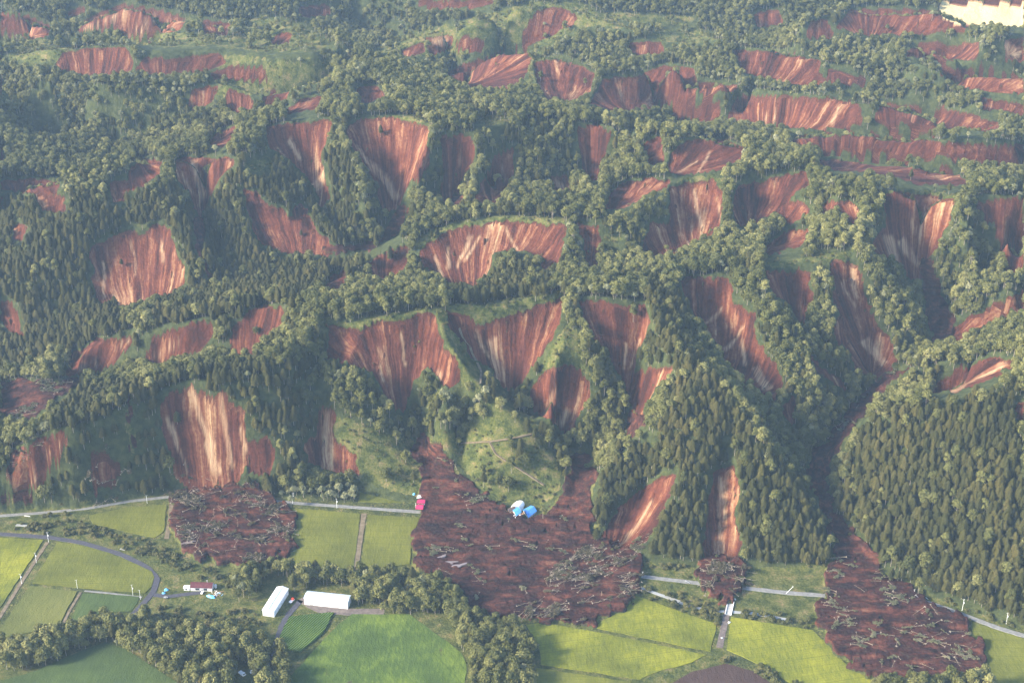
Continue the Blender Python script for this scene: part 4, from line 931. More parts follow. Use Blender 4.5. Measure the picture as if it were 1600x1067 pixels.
# where the trees stand
def jitter(cell, r0, r1):
    xs = np.arange(-r1*.58, r1*.58, cell); ys = np.arange(r0*.84, r1, cell)
    x, y = np.meshgrid(xs, ys); x = (x+rng.uniform(-.42, .42, x.shape)*cell).ravel(); y = (y+rng.uniform(-.42, .42, y.shape)*cell).ravel()
    r = np.hypot(x, y); ok = (r >= r0) & (r < r1) & (np.abs(np.arctan2(x, y)) < R(26.5)); return x[ok], y[ok]
xs, ys = [], []
for cell, a, b in ((4.6, 820, 1500), (4.8, 1500, 2100), (5.2, 2100, 3000), (6.2, 3000, 4600)):
    x_, y_ = jitter(cell, a, b); xs.append(x_); ys.append(y_)
tx = np.concatenate(xs); ty = np.concatenate(ys); tz = ground_z(tx, ty)
bu, bv, bd = proj(tx, ty, tz)
hs = 1-.12*np.clip((np.hypot(tx, ty)-1300)/1300, 0, 1)
mu, mv, _ = proj(tx, ty, tz+8.5*hs); tu, tv, _ = proj(tx, ty, tz+14.5*hs); lu, lv, _ = proj(tx, ty, tz+5)
ok = (bu > -150) & (bu < 1750) & (bv < 1140)
onfloor = tz < 2.6
cvx = ZC-blur(ZC, 70); CV = bil(cvx, (np.log(np.hypot(tx, ty))-RN0)/dth, (np.arctan2(tx, ty)-TH0)/dth)
B = samp(belt, mu, mv)
nobuild = (samp(BUILT, mu, mv) == 0) & (samp(BUILT, bu, bv) == 0) & (samp(BUILT, tu, tv) == 0)
bare = lambda u, v: samp((lab > 0), u, v) > 0
fld = lambda u, v: samp(fieldm, u, v) > 0
kb = np.array([0]+[{'broadleaf': 1, 'shrubs': 3, 'pale': 2}[k] for s, k, w in BELTS])
bk = kb[B]                        # kind wanted on the floor
is_shr = bk == 3
floor_ok = onfloor & (B > 0) & ~fld(bu, bv) & (is_shr | ~fld(mu, mv)) & ~bare(bu, bv) & ~((samp(lab, mu, mv) == 2))
hid = hidden(tx, ty, tz+13)
hill_ok = ~onfloor & (hid | (~bare(bu, bv) & ~bare(lu, lv) & ~bare(mu, mv) & ~bare(mu-4, mv) & ~bare(mu+4, mv) & ~bare((mu+tu)/2-2, (mv+tv)/2) & ~bare((mu+tu)/2+2, (mv+tv)/2) & ~(samp(lab, tu, tv) > 0) & ~fld(bu, bv) & ~fld(mu, mv)))
lab_b = samp(lab, bu, bv); lk = rng.uniform(size=len(tx))
hill_ok |= ~onfloor & (((lab_b == 3) & (lk < .07)) | ((lab_b == 1) & (lk < .004))) & ~fld(bu, bv) & (samp(lab, tu, tv) != 2)
off = (bu < 0) | (bu > 1600) | (bv > 1067)
gap = (fbm(tx, ty, 22, 3, 55) > .62) & (CV < 3)
keep = ok & ~gap & nobuild & (floor_ok | hill_ok | (off & ~onfloor))
tx, ty, tz, B, bu, bv, mu, mv, onfloor, bd, CV = [a[keep] for a in (tx, ty, tz, B, bu, bv, mu, mv, onfloor, bd, CV)]
n = len(tx)
con_p = np.where(samp(conm, mu, mv) > 0, .93, .18+.5*np.clip(fbm(tx, ty, 220, 2, 77)+.1, 0, 1))
con_p = np.where((CV > 5) & (con_p < .9), con_p*.4, con_p)  # more of the lighter broadleaf on crests, imitating crowns that catch light
con_p = np.where(samp(palm, mu, mv) > 0, .08, con_p)
pal_p = np.where(samp(palm, mu, mv) > 0, .20, .03)+np.clip((CV-4)/30, 0, .15)  # paler trees imitate haze in far stands and light caught on crests
u1 = rng.uniform(size=n); kind = np.where(u1 < con_p, 0, 1)
kind = np.where(rng.uniform(size=n) < pal_p*(kind == 1), 2, kind)
kind = np.where(onfloor, kb[B], kind)
kind = np.where(onfloor & (kind == 1) & (rng.uniform(size=n) < .05), 2, kind)
kind = np.where(onfloor & (kind == 1) & (rng.uniform(size=n) < .12), 0, kind)
# thin out: broadleaf and pale crowns are wider than conifers
thin = rng.uniform(size=n) < np.where(kind == 0, .94, np.where(kind == 3, .55, .82))
# shrubs on open grass and in the gaps
tx, ty, tz, B, bu, bv, onfloor, bd, kind = [a[thin] for a in (tx, ty, tz, B, bu, bv, onfloor, bd, kind)]
KN = ["conifer", "broadleaf", "pale", "shrubs"]
gx, gy = jitter(5.5, 1050, 3400); gz = ground_z(gx, gy); gu, gv, gd = proj(gx, gy, gz)
isg = (samp(lab, gu, gv) == 3) & (gz > 1.5) & ~(samp(fieldm, gu, gv) > 0) & ~hidden(gx, gy, gz+1)
isg &= (fbm(gx, gy, 25, 3, 91) + rng.uniform(-.3, .3, len(gx)) > -.02)
gx, gy, gz, gu, gv, gd = [a[isg] for a in (gx, gy, gz, gu, gv, gd)]
tx = np.concatenate([tx, gx]); ty = np.concatenate([ty, gy]); tz = np.concatenate([tz, gz]); B = np.concatenate([B, np.full(len(gx), -1)])
bu = np.concatenate([bu, gu]); bv = np.concatenate([bv, gv]); bd = np.concatenate([bd, gd]); kind = np.concatenate([kind, np.full(len(gx), 3)])
n = len(tx)
scl = rng.uniform(.62, 1.22, n)*(1-.12*np.clip((np.hypot(tx, ty)-1300)/1300, 0, 1)); scl[B == -1] *= .6; scl[(kind == 2)] *= rng.uniform(.75, 1.1, (kind == 2).sum())
var = rng.integers(0, 99, n); rot = rng.uniform(0, 2*math.pi, n)
print("trees", n, [int((kind == k).sum()) for k in range(4)])

names = {0: "conifer_tree", 1: "broadleaf_tree", 2: "pale_leaved_tree", 3: "shrub"}
cats = {0: "conifer", 1: "tree", 2: "tree", 3: "shrub"}
NEARN = 290
def region_word(u, v, b):
    if b > 0: return BELTS[b-1][2]
    if b == -1: return "scattered over the open grassy slope"
    if u > 1290: return "on the forested hill at lower right"
    if u > 925: return "on the central spur above the road"
    if u > 640: return "on the spurs above the blue-roofed wreck"
    if u > 440: return "on the slope above the twin paddies"
    return "on the low spur at far left"
look = {0: "dark conifer with a narrow pointed crown", 1: "rounded broadleaf tree with mottled olive crown", 2: "pale grey-green tree with a loose crown", 3: "low bushy olive shrub"}
indiv = np.zeros(n, bool)
inframe = (bu > -5) & (bu < 1605) & (bv < 1075) & ~hidden(tx, ty, tz+10)
for k in range(4):
    idx = np.where((kind == k) & inframe)[0]; idx = idx[np.argsort(bd[idx]/scl[idx])][:NEARN]; indiv[idx] = True
    for i in idx:
        L = PROTO[KN[k]]; cm, tm = L[var[i] % len(L)]
        o = bpy.data.objects.new(names[k], None); COL.objects.link(o)
        o.location = (tx[i], ty[i], tz[i]-.2); o.rotation_euler = (0, 0, rot[i]); s = scl[i]; o.scale = (s, s, s*(.95+.1*((i*7) % 10)/10))
        w = region_word(bu[i], bv[i], int(B[i]))
        tag(o, (look[k]+" "+w), cats[k], {0: 'conifers ', 1: 'broadleaf trees ', 2: 'pale trees ', 3: 'shrubs '}[k]+w)
        for nm, me in (("crown", cm), ("trunk", tm)):
            c = bpy.data.objects.new(nm, me); COL.objects.link(c); c.parent = o
# the rest of the forest, one object of stuff per kind
def forest(name, sel, kindname):
    pc = bpy.data.collections.new(name+" sources")
    for j, (cm, tm) in enumerate(PROTO[kindname]):
        ob = bpy.data.objects.new("%s source %02d" % (kindname, j), joined(cm, tm)); pc.objects.link(ob)
    me = bpy.data.meshes.new(name); me.vertices.add(int(sel.sum()))
    me.vertices.foreach_set("co", np.stack([tx[sel], ty[sel], tz[sel]-.2], 1).astype(np.float32).ravel())
    for an, tp, arr in (("vrot", 'FLOAT', rot[sel]), ("vscl", 'FLOAT', scl[sel]), ("vidx", 'INT', var[sel] % len(PROTO[kindname]))):
        a = me.attributes.new(an, tp, 'POINT'); a.data.foreach_set("value", arr.astype(np.float32 if tp == 'FLOAT' else np.int32))
    o = link(name, me); tag(o, kind="stuff")
    ng = bpy.data.node_groups.new(name, 'GeometryNodeTree')
    ng.interface.new_socket("Geometry", in_out='INPUT', socket_type='NodeSocketGeometry'); ng.interface.new_socket("Geometry", in_out='OUTPUT', socket_type='NodeSocketGeometry')
    k = N(ng); gi = k.n("NodeGroupInput"); go = k.n("NodeGroupOutput"); ip = k.n("GeometryNodeInstanceOnPoints")
    ci = k.n("GeometryNodeCollectionInfo"); ci.inputs[0].default_value = pc; ci.inputs['Separate Children'].default_value = True; ci.inputs['Reset Children'].default_value = True
    def attr(nm, tp):
        a = k.n("GeometryNodeInputNamedAttribute", data_type=tp); a.inputs[0].default_value = nm; return a.outputs['Attribute']
    k.l(gi.outputs[0], ip.inputs['Points']); k.l(ci.outputs[0], ip.inputs['Instance']); ip.inputs['Pick Instance'].default_value = True
    k.l(attr("vidx", 'INT'), ip.inputs['Instance Index'])
    cx = k.n("ShaderNodeCombineXYZ"); k.l(attr("vrot", 'FLOAT'), cx.inputs[2]); k.l(cx.outputs[0], ip.inputs['Rotation'])
    cs = k.n("ShaderNodeCombineXYZ"); sv = attr("vscl", 'FLOAT')
    for q in range(3): k.l(sv, cs.inputs[q])
    k.l(cs.outputs[0], ip.inputs['Scale']); k.l(ip.outputs[0], go.inputs[0])
    md = o.modifiers.new("forest", 'NODES'); md.node_group = ng
    return o
def joined(cm, tm):
    def arr(me):
        co = np.empty(len(me.vertices)*3, np.float32); me.vertices.foreach_get("co", co); return co.reshape(-1, 3), [tuple(p.vertices) for p in me.polygons]
    c, fc = arr(cm); t, ft = arr(tm)
    me = bpy.data.meshes.new(cm.name+" whole"); me.from_pydata(np.concatenate([c, t]).tolist(), [], fc+[tuple(len(c)+q for q in f) for f in ft])
    me.materials.append(cm.materials[0]); me.materials.append(tm.materials[0])
    mi = np.concatenate([np.zeros(len(fc), np.int32), np.ones(len(ft), np.int32)]); me.polygons.foreach_set("material_index", mi)
    tone = np.zeros(len(c)+len(t), np.float32); tmp = np.empty(len(c), np.float32); cm.attributes["tone"].data.foreach_get("value", tmp); tone[:len(c)] = tmp
    a = me.attributes.new("tone", 'FLOAT', 'POINT'); a.data.foreach_set("value", tone); me.update(); return me
rest = ~indiv
for k, nm in ((0, "conifer_forest"), (1, "broadleaf_forest"), (2, "pale_and_hazed_woodland"), (3, "shrub_cover")):  # the pale kind also carries painted haze and crest light
    forest(nm, rest & (kind == k), KN[k])


# ------------------------------------------------------------------ what a photograph pixel hits
PIX = np.full((H_, W_), -1, np.int64)
vi_ = np.where((vis & (U >= 0) & (U < W_) & (V >= 0) & (V < H_)).ravel())[0][::-1]
PIX[V.ravel()[vi_].astype(int), U.ravel()[vi_].astype(int)] = vi_
def pick(u, v):
    for rad in range(0, 12):
        w = PIX[max(0, int(v)-rad):int(v)+rad+1, max(0, int(u)-rad):int(u)+rad+1]
        w = w[w >= 0]
        if len(w): i = int(w[len(w)//2]); return Vector(co_all[i])
    return g(u, v)

# ------------------------------------------------------------------ fallen trees
def log_mesh(name, L, r0, seed, nb):
    rd = random.Random(seed); mb = MB(); prev = (-L/2, 0, .5); segs = 4; y = 0; zz = .5
    for i in range(1, segs+1):
        y += rd.uniform(-.35, .35); zz = .5+rd.uniform(-.1, .5); p = (-L/2+L*i/segs, y, zz)
        mb.tube(prev, p, r0*(1-(i-1)/segs*.7), r0*(1-i/segs*.7), 6); prev = p
    for b in range(nb):
        x0 = rd.uniform(-L*.1, L*.48); a = rd.choice([-1, 1])*rd.uniform(.4, 1.0); q = rd.uniform(1.5, 4.0)
        mb.tube((x0, y*.5, .6), (x0+q*math.cos(a), y*.5+q*math.sin(a), .6+rd.uniform(0, 1.6)), r0*.35, r0*.12, 5)
    return mb.mesh(name, M_LOG)
def root_mesh(L, r0, seed):
    rd = random.Random(seed); mb = MB()
    for b in range(9):
        a = b*.7+rd.uniform(-.2, .2); q = rd.uniform(.9, 1.7)
        mb.tube((-L/2, 0, .5), (-L/2-.5, q*math.cos(a), .5+q*math.sin(a)*.8), r0*.7, r0*.15, 5)
    return mb.mesh("root plate", M_BARK)
L_BRN = leaf_mat("withered brown foliage", [(.15, (.045, .038, .022)), (.55, (.085, .072, .038)), (.95, (.15, .125, .07))])
L_WIL = leaf_mat("wilted grey green foliage", [(.15, (.06, .064, .030)), (.55, (.12, .12, .062)), (.95, (.22, .205, .115))])
FALLEN = []
for s in range(9):
    rd = random.Random(900+s); L = [15, 18, 12, 16, 13, 17, 14, 11, 19][s]; leafy = s % 3
    lm = log_mesh("fallen trunk", L, .20+.03*(s % 3), 910+s, 7+s % 4); rm = root_mesh(L, .3, 930+s); cm = None
    if leafy:
        cs = []; rs = []
        for q in range(9):
            x = L*(.0+.06*q); rr = rd.uniform(.6, 1.6); cs.append((x, rd.uniform(-2.2, 2.2), .6+rd.uniform(0, .6))); rs.append((rr, rr*.5))
        cm = leaf_mesh("fallen foliage", *crown_cards(cs, rs, 280, .75, 940+s), L_WIL if leafy == 1 else L_BRN)
    FALLEN.append((lm, rm, cm))
ZONES = [ # outline, how many, main direction, spread, leafy share, words
 ("268 772 380 770 455 805 460 868 400 882 300 868 264 820", 330, 0.4, 1.5, .5, 0, "in the log-strewn mud lobe left of the paddies"),
 ("262 700 385 745 440 780 380 790 275 775", 26, 1.4, .5, .4, 0, "at the foot of the striped left scar"),
 ("880 870 1000 850 1010 900 985 945 930 978 860 972 800 965 850 930", 320, .62, .4, .4, 0, "in the log jam below the central spur"),
 ("945 835 1050 790 1040 835 1000 862 950 862", 26, .7, .15, .1, 1, "on the scar above the central log jam"),
 ("1090 880 1165 880 1175 912 1145 940 1105 930", 70, 0.2, 1.5, .6, 0, "in the small debris lobe above the bridge"),
 ("1292 860 1370 880 1440 950 1505 985 1535 1050 1400 1060 1310 1010 1290 930", 130, -.15, .7, .65, 1, "on the big mud flow at lower right"),
 ("0 560 60 575 120 600 100 640 60 690 20 740 0 745", 130, 0.3, 1.0, .7, 1, "in the wreckage at the far left"),
 ("668 700 720 720 790 800 880 790 920 850 860 940 730 945 665 880", 70, -.2, .9, .7, 1, "on the wide mud flow between the houses"),
 ("130 690 205 690 210 780 140 790", 45, 1.45, .4, .3, 0, "in the brown fan at the left hill foot"),
 ("1270 720 1310 690 1340 640 1370 610 1345 600 1300 660", 20, 1.1, .5, .6, 1, "in the dark ravine at right"),
 ("930 700 985 650 975 690 925 740", 10, 1.0, .6, .3, 1, "in the dark ravine left of the central spur"),
 ("1400 560 1480 520 1460 545 1390 590", 14, .5, .5, .7, 1, "in the upper ravine at right"),
]
logs = []
for zi, (s, cnt, dr, spr, leafy, wil, words) in enumerate(ZONES):
    pl = np.array(P(s)); mm = np.zeros((H_, W_), np.uint8); fill(P(s), mm); vv, uu = np.nonzero(mm)
    cl = np.exp(7*(vnoise(uu/24.0, vv/16.0, 300+zi)+.5*vnoise(uu/9.0, vv/7.0, 320+zi))); pick_i = rng.choice(len(uu), cnt, p=cl/cl.sum())
    for i in pick_i:
        p = pick(uu[i], vv[i]); fol = rng.uniform() < leafy
        typ = int(rng.choice([1, 4, 7] if (fol and wil) else [2, 5, 8] if fol else [0, 3, 6]))
        logs.append((p, dr+rng.normal()*spr+(math.pi if rng.uniform() < .5 else 0), rng.uniform(.45, .95), typ, zi, float(uu[i]), float(vv[i])))
logs.sort(key=lambda q: q[0].length if q[6] < 1066 else 1e9)
rest_logs = {0: [], 1: [], 2: []}
for i, (p, a, s, typ, zi, u, v) in enumerate(logs):
    lm, rm, cm = FALLEN[typ]; pit = float(rng.normal()*.12)
    if i < 290:
        o = bpy.data.objects.new("fallen_tree", None); COL.objects.link(o); o.location = (p.x, p.y, p.z+.25); o.rotation_euler = (float(rng.uniform(-.5, .5)), pit, a); o.scale = (s, s, s)
        lk = "bare pale log with broken branches " if cm is None else "uprooted tree with wilted green crown " if typ in (1, 4, 7) else "uprooted tree with withered brown crown "
        tag(o, lk+ZONES[zi][6], "fallen tree", "fallen trees "+ZONES[zi][6])
        for nm, me in (("trunk", lm), ("root_plate", rm), ("crown", cm)):
            if me is None: continue
            c = bpy.data.objects.new(nm, me); COL.objects.link(c); c.parent = o
    else:
        M = Matrix.Translation((p.x, p.y, p.z+.25)) @ Matrix.Rotation(a, 4, 'Z') @ Matrix.Rotation(pit, 4, 'Y') @ Matrix.Scale(s, 4)
        rest_logs[0].append((lm, M)); rest_logs[0].append((rm, M))
        if cm: rest_logs[0].append((cm, M))
if rest_logs[0]:
    co = []; fc = []; mi = []; tn = []; mats = [M_LOG, M_BARK, L_WIL, L_BRN]
    for me, M in rest_logs[0]:
        b = len(co); idx = mats.index(me.materials[0]); tv_ = me.attributes.get("tone")
        for j, v in enumerate(me.vertices): co.append(tuple(M @ v.co)); tn.append(tv_.data[j].value if tv_ else .5)
        for q in me.polygons: fc.append(tuple(b+x for x in q.vertices)); mi.append(idx)
    me = bpy.data.meshes.new("driftwood"); me.from_pydata(co, [], fc)
    for m in mats: me.materials.append(m)
    me.polygons.foreach_set("material_index", mi); a = me.attributes.new("tone", 'FLOAT', 'POINT'); a.data.foreach_set("value", tn)
    tag(link("driftwood", me), kind="stuff")

# ------------------------------------------------------------------ buildings
def frame(p0, p1):
    d = (p1-p0); L = d.length; return p0, math.atan2(d.y, d.x), L
def gable(name, p0, p1, depth, eave, ridge, wall_m, roof_m, label, cat, wins=(), door=None, side=1, over=.4, winm=None):
    """p0 to p1 is the front long wall at the ground; the building extends to the left of that direction (side=1)"""
    o0, a, L = frame(p0, p1); root = empty(name, (o0.x, o0.y, o0.z), a); tag(root, label, cat)
    D = depth*side; y0, y1 = min(0, D), max(0, D); ym = (y0+y1)/2
    w = MB(); w.box(0, y0, -1, L, y1, eave)
    w.face([(0, y0, eave), (0, y1, eave), (0, ym, ridge)]); w.face([(L, y1, eave), (L, y0, eave), (L, ym, ridge)])
    w.build("wall", wall_m, root)
    r = MB(); t = .25
    for ya, yb in ((y0-over, ym), (ym, y1+over)):
        za = eave-(ridge-eave)*over/(ym-y0) if ya < ym-.01 else ridge; zb = ridge if ya < ym-.01 else eave-(ridge-eave)*over/(ym-y0)
        za += .05; zb += .05
        b = len(r.v); r.v += [(-over, ya, za), (L+over, ya, za), (L+over, yb, zb), (-over, yb, zb), (-over, ya, za+t), (L+over, ya, za+t), (L+over, yb, zb+t), (-over, yb, zb+t)]
        r.f += [tuple(b+i for i in q) for q in ((0,3,2,1),(4,5,6,7),(0,1,5,4),(1,2,6,5),(2,3,7,6),(3,0,4,7))]
    r.box(-over, ym-.25, ridge+.1, L+over, ym+.25, ridge+.42); r.build("roof", roof_m, root)
    yf = y0 if side > 0 else y1; s_ = -1 if side > 0 else 1
    for (x, z, ww, hh) in wins:
        q = MB().box(x, min(yf, yf+s_*.06), z, x+ww, max(yf, yf+s_*.06), z+hh); q.build("window", winm or M_GLASS, root)
        MB().box(x-.12, min(yf, yf+s_*.16), z-.14, x+ww+.12, max(yf, yf+s_*.16), z-.01).build("sill", M_GREY, root)
    if door: MB().box(door[0], min(yf, yf+s_*.08), 0, door[0]+door[1], max(yf, yf+s_*.08), door[2]).build("door", M_GREY, root)
    return root
M_FAINT = simple("frosted panel", [(.3, (.55, .58, .55)), (.7, (.65, .68, .62))], 1, obj=True)
A0, A1 = g(428.5, 964), g(451, 928)
r_ = gable("barn", A0, A1, 10.0, 5.6, 7.2, M_WHITE, M_WROOF, "long white barn lying diagonally, left of the two white barns", "barn", side=1, wins=[], door=None)
LA = (A1-A0).length
for i in range(5): MB().box(LA*(.1+.18*i), -.08, 1.2, LA*(.1+.18*i)+2.2, 0, 2.6).build("shutter", M_FAINT, r_)
MB().box(-.08, 3.2, 0, 0, 6.8, 3.6).build("door", M_FAINT, r_)
B0, B1 = g(476, 944.5), g(543.5, 951.5)
LB = (B1-B0).length
gable("barn", B0, B1, 10.0, 6.8, 7.9, M_WHITE, M_BROOF, "white two-row barn with pale blue-grey roof facing the bright meadow", "barn",
      wins=[(LB*(.08+.145*i), z, 2.0, .5) for i in range(6) for z in (1.9, 4.9)], winm=M_FAINT, door=(LB*.13, 2.4, 1.2))
H0, H1 = g(298, 922.5), g(331.5, 923.5); LH = (H1-H0).length
hr = gable("farmhouse", H0, H1, 7.5, 3.4, 6.0, M_WHITE, M_RROOF, "low farmhouse with dark red roof and white walls beside the wood", "house",
      wins=[(LH*.22, .7, LH*.2, 1.9), (LH*.60, .7, LH*.18, 1.9)], door=(LH*.5, 1.2, 2.2))
MB().box(LH*.7, 5.0, 5.0, LH*.7+.9, 5.9, 7.3).build("chimney", M_GREY, hr)
S0, S1 = g(287.5, 922), g(296, 922.3)
gable("shed", S0, S1, 3.6, 2.5, 3.0, M_WHITE, M_WROOF, "small white shed at the left end of the red-roofed farmhouse", "shed", wins=[(1.2, .9, 1.6, 1.0)])
def tank(name, p, r, h, m, label, cat):
    t = empty(name, p); tag(t, label, cat); MB().tube((0, 0, 0), (0, 0, h), r, r*.97, 12).build("tank_body", m, t)
    MB().tube((0, 0, h+.01), (0, 0, h+.5), r*.9, r*.2, 12).build("lid", M_WROOF, t)
    for a in (0, 2.1, 4.2): MB().tube((r*.8*math.cos(a), r*.8*math.sin(a), -.4), (r*.8*math.cos(a), r*.8*math.sin(a), 0), .1, .1, 5).build("leg", M_GREY, t)
tank("water_tank", g(337, 917.5), 1.1, 2.8, M_WHITE, "upright white tank at the right end of the red-roofed farmhouse", "tank")
def tarp(u, v, sx, sy, h, ang, m, label, seed):
    rd = random.Random(seed); c = pick(u, v); o = empty("tarpaulin", (c.x, c.y, c.z+.05), ang); tag(o, label, "tarpaulin")
    n = 9; mb = MB()
    hz = lambda x, y: h*max(0, 1-(x*x+y*y))**.5*(1+.35*math.sin(5*x+seed)*math.cos(4*y))
    for j in range(n):
        for i in range(n):
            x = -1+2*i/(n-1); y = -1+2*j/(n-1); x *= math.sqrt(1-y*y/2); y2 = y*math.sqrt(1-(-1+2*i/(n-1))**2/2); mb.v.append((x*sx, y2*sy, hz(x, y2)+rd.uniform(-.05, .08)))
    for j in range(n-1):
        for i in range(n-1): q = j*n+i; mb.f.append((q, q+1, q+n+1, q+n))
    mb.build("sheet", m, o)
    for q in range(5):
        a = q*1.26; mb2 = MB().box(-.3, -.3, 0, .3, .3, .35); w = mb2.build("weight", M_GREY, o); w.location = (sx*.78*math.cos(a), sy*.78*math.sin(a), .05)
tarp(258, 921.5, 2.1, 1.4, 1.5, .1, M_LBLUE, "upper blue heap beside the curved road, left of the farmhouse", 1)
tarp(255, 927.5, 1.7, 1.2, 1.2, .3, M_LBLUE, "lower, smaller blue heap beside the farmhouse drive", 2)
tarp(329.5, 931, 4.6, 1.6, 1.6, -.45, M_LBLUE, "long light blue tarpaulin in front of the red-roofed farmhouse", 3)
tarp(646, 772.5, 1.3, 1.2, 1.8, .3, M_LBLUE, "tiny pale blue sheet behind the crimson-roofed wreck", 4)
tarp(420.5, 1010.5, 1.6, 1.0, .8, .1, M_LBLUE, "small blue sheet beside the dark lane below the barns", 5)
# wrecked houses
def slab_roof(root, pts, h0, h1, m, name="roof", t=.3):
    """a ridge roof on four ground corners (near-left, near-right, far-right, far-left), ridge between the two short sides"""
    a, b, c, d = [Vector(p) for p in pts]; m1, m2 = (a+d)/2, (b+c)/2
    up = lambda p, z: (p.x, p.y, p.z+z)
    mb = MB()
    for q in ((up(a, h0), up(b, h0), up(m2, h1), up(m1, h1)), (up(m1, h1), up(m2, h1), up(c, h0), up(d, h0))):
        lo = [(x, y, z-t) for x, y, z in q]; mb.face(q); mb.face(lo[::-1])
        for i in range(4): j = (i+1) % 4; mb.face([lo[i], lo[j], q[j], q[i]])
    return mb.build(name, m, root)
def rubble(root, cx, cy, r, n, seed, m, name, z=0):
    rd = random.Random(seed); mb = MB()
    for i in range(n):
        a = rd.uniform(0, 6.28); q = r*rd.random()**.5; x, y = cx+q*math.cos(a), cy+q*math.sin(a); L = rd.uniform(.5, 2.2); th = rd.uniform(0, 3.14)
        mb.tube((x, y, z+rd.uniform(0, .6)), (x+L*math.cos(th), y+L*math.sin(th), z+rd.uniform(.1, 1.4)), rd.uniform(.12, .32), rd.uniform(.1, .25), 4)
    return mb.build(name, m, root)
def local(root, u, v, z=0):
    p = g(u, v, z); return (p.x-root.location.x, p.y-root.location.y, 0)
hb = empty("wrecked_house", g(827, 803, .8)); tag(hb, "larger collapsed house with bright blue roof at the mud edge", "house")
slab_roof(hb, [local(hb, 825.5, 812), local(hb, 839, 801), local(hb, 829.5, 792.5), local(hb, 816.5, 799.5)], 2.4, 4.4, M_BLUE)
q = MB(); c_ = [local(hb, 826, 811.3), local(hb, 838, 801), local(hb, 829, 793.5), local(hb, 818, 800)]
for i in range(4):
    a, b = c_[i], c_[(i+1) % 4]; q.face([(a[0], a[1], -1), (b[0], b[1], -1), (b[0], b[1], 2.1), (a[0], a[1], 2.1)])
q.build("wall", M_WHITE, hb); rubble(hb, 2.5, -5.5, 4, 30, 5, M_ORANGE, "broken_timber")
hs = empty("wrecked_house", g(807, 808, .8)); tag(hs, "smaller collapsed house with tilted blue roof below the white arched hall", "house")
rs_ = slab_roof(hs, [local(hs, 806.5, 815), local(hs, 815, 809.5), local(hs, 809.5, 802), local(hs, 801, 806.5)], 1.4, 2.4, M_BLUE); rs_.rotation_euler = (.07, -.08, 0)
q = MB(); c_ = [local(hs, 806.8, 814), local(hs, 814, 809.5), local(hs, 809.5, 803), local(hs, 802, 807)]
for i in range(4):
    a, b = c_[i], c_[(i+1) % 4]; q.face([(a[0], a[1], -1), (b[0], b[1], -1), (b[0], b[1], 1.0), (a[0], a[1], 1.0)])
q.build("wall", M_WHITE, hs); rubble(hs, 4.6, -1.0, 3, 26, 8, M_ORANGE, "broken_timber"); rubble(hs, 0, -5, 3.5, 12, 9, M_WHITE, "broken_panel")
# white arched hall
ah = empty("arched_hall", g(806, 797, .6)); tag(ah, "white arched hall behind the two blue-roofed wrecks", "hall")
pA, pB = Vector(local(ah, 804, 799)), Vector(local(ah, 814.5, 786)); d = (pB-pA); Lh = d.length; d.normalize(); nr = Vector((-d.y, d.x, 0)); mb = MB(); ns = 12; wr = 5.6
for j in range(6):
    for i in range(ns+1):
        t = math.pi*i/ns; c = pA+d*(Lh*j/5); mb.v.append((c.x+nr.x*wr*math.cos(t), c.y+nr.y*wr*math.cos(t), 4.6*math.sin(t)))
for j in range(5):
    for i in range(ns): b = j*(ns+1)+i; mb.f.append((b, b+1, b+ns+2, b+ns+1))
mb.build("roof", M_WHITE, ah)
for j, nm in ((0, "end_wall"), (5, "end_wall")):
    c = pA+d*(Lh*(j/5)*.985+.08); MB().face([(c.x+nr.x*wr*.98*math.cos(math.pi*i/ns), c.y+nr.y*wr*.98*math.cos(math.pi*i/ns), 4.5*math.sin(math.pi*i/ns)) for i in range(ns+1)]).build(nm, M_FAINT, ah)
gw = empty("collapsed_shed", g(799, 803, .6)); tag(gw, "grey-brown collapsed shed between the white hall and small blue roof", "shed")
slab_roof(gw, [local(gw, 796, 808), local(gw, 806, 801.5), local(gw, 803, 797), local(gw, 793, 802)], .7, 1.6, RM['gravel']); rubble(gw, 0, -2, 4, 18, 12, M_ORANGE, "broken_timber")
pk = empty("wrecked_house", g(656, 795, .8)); tag(pk, "collapsed house with crimson roof where the road meets the mud", "house")
slab_roof(pk, [local(pk, 649, 802), local(pk, 661, 803), local(pk, 663, 795), local(pk, 652, 795)], 1.5, 2.8, M_PINK)
r2 = slab_roof(pk, [local(pk, 650.5, 794.5), local(pk, 664, 794), local(pk, 664.5, 788.5), local(pk, 654, 788.5)], 2.2, 3.6, M_PINK, "upper_roof"); r2.rotation_euler = (.04, .07, 0)
slab_roof(pk, [local(pk, 651, 785.5), local(pk, 662, 784), local(pk, 662, 779), local(pk, 655, 779)], 1.6, 2.2, M_WHITE, "rear_roof")
rubble(pk, 3.2, 7.5, 2.6, 26, 20, M_ORANGE, "broken_timber"); rubble(pk, 0, 0, 4.5, 26, 21, M_WHITE, "wall_fragment")

for o in (hb, hs, ah, gw, pk):
    q = [float(ground_z(np.array([o.location.x+dx_]), np.array([o.location.y+dy_]))[0]) for dx_ in (-4, 0, 4) for dy_ in (-4, 0, 4)]
    o.location.z = float(np.percentile(q, 75))-.2
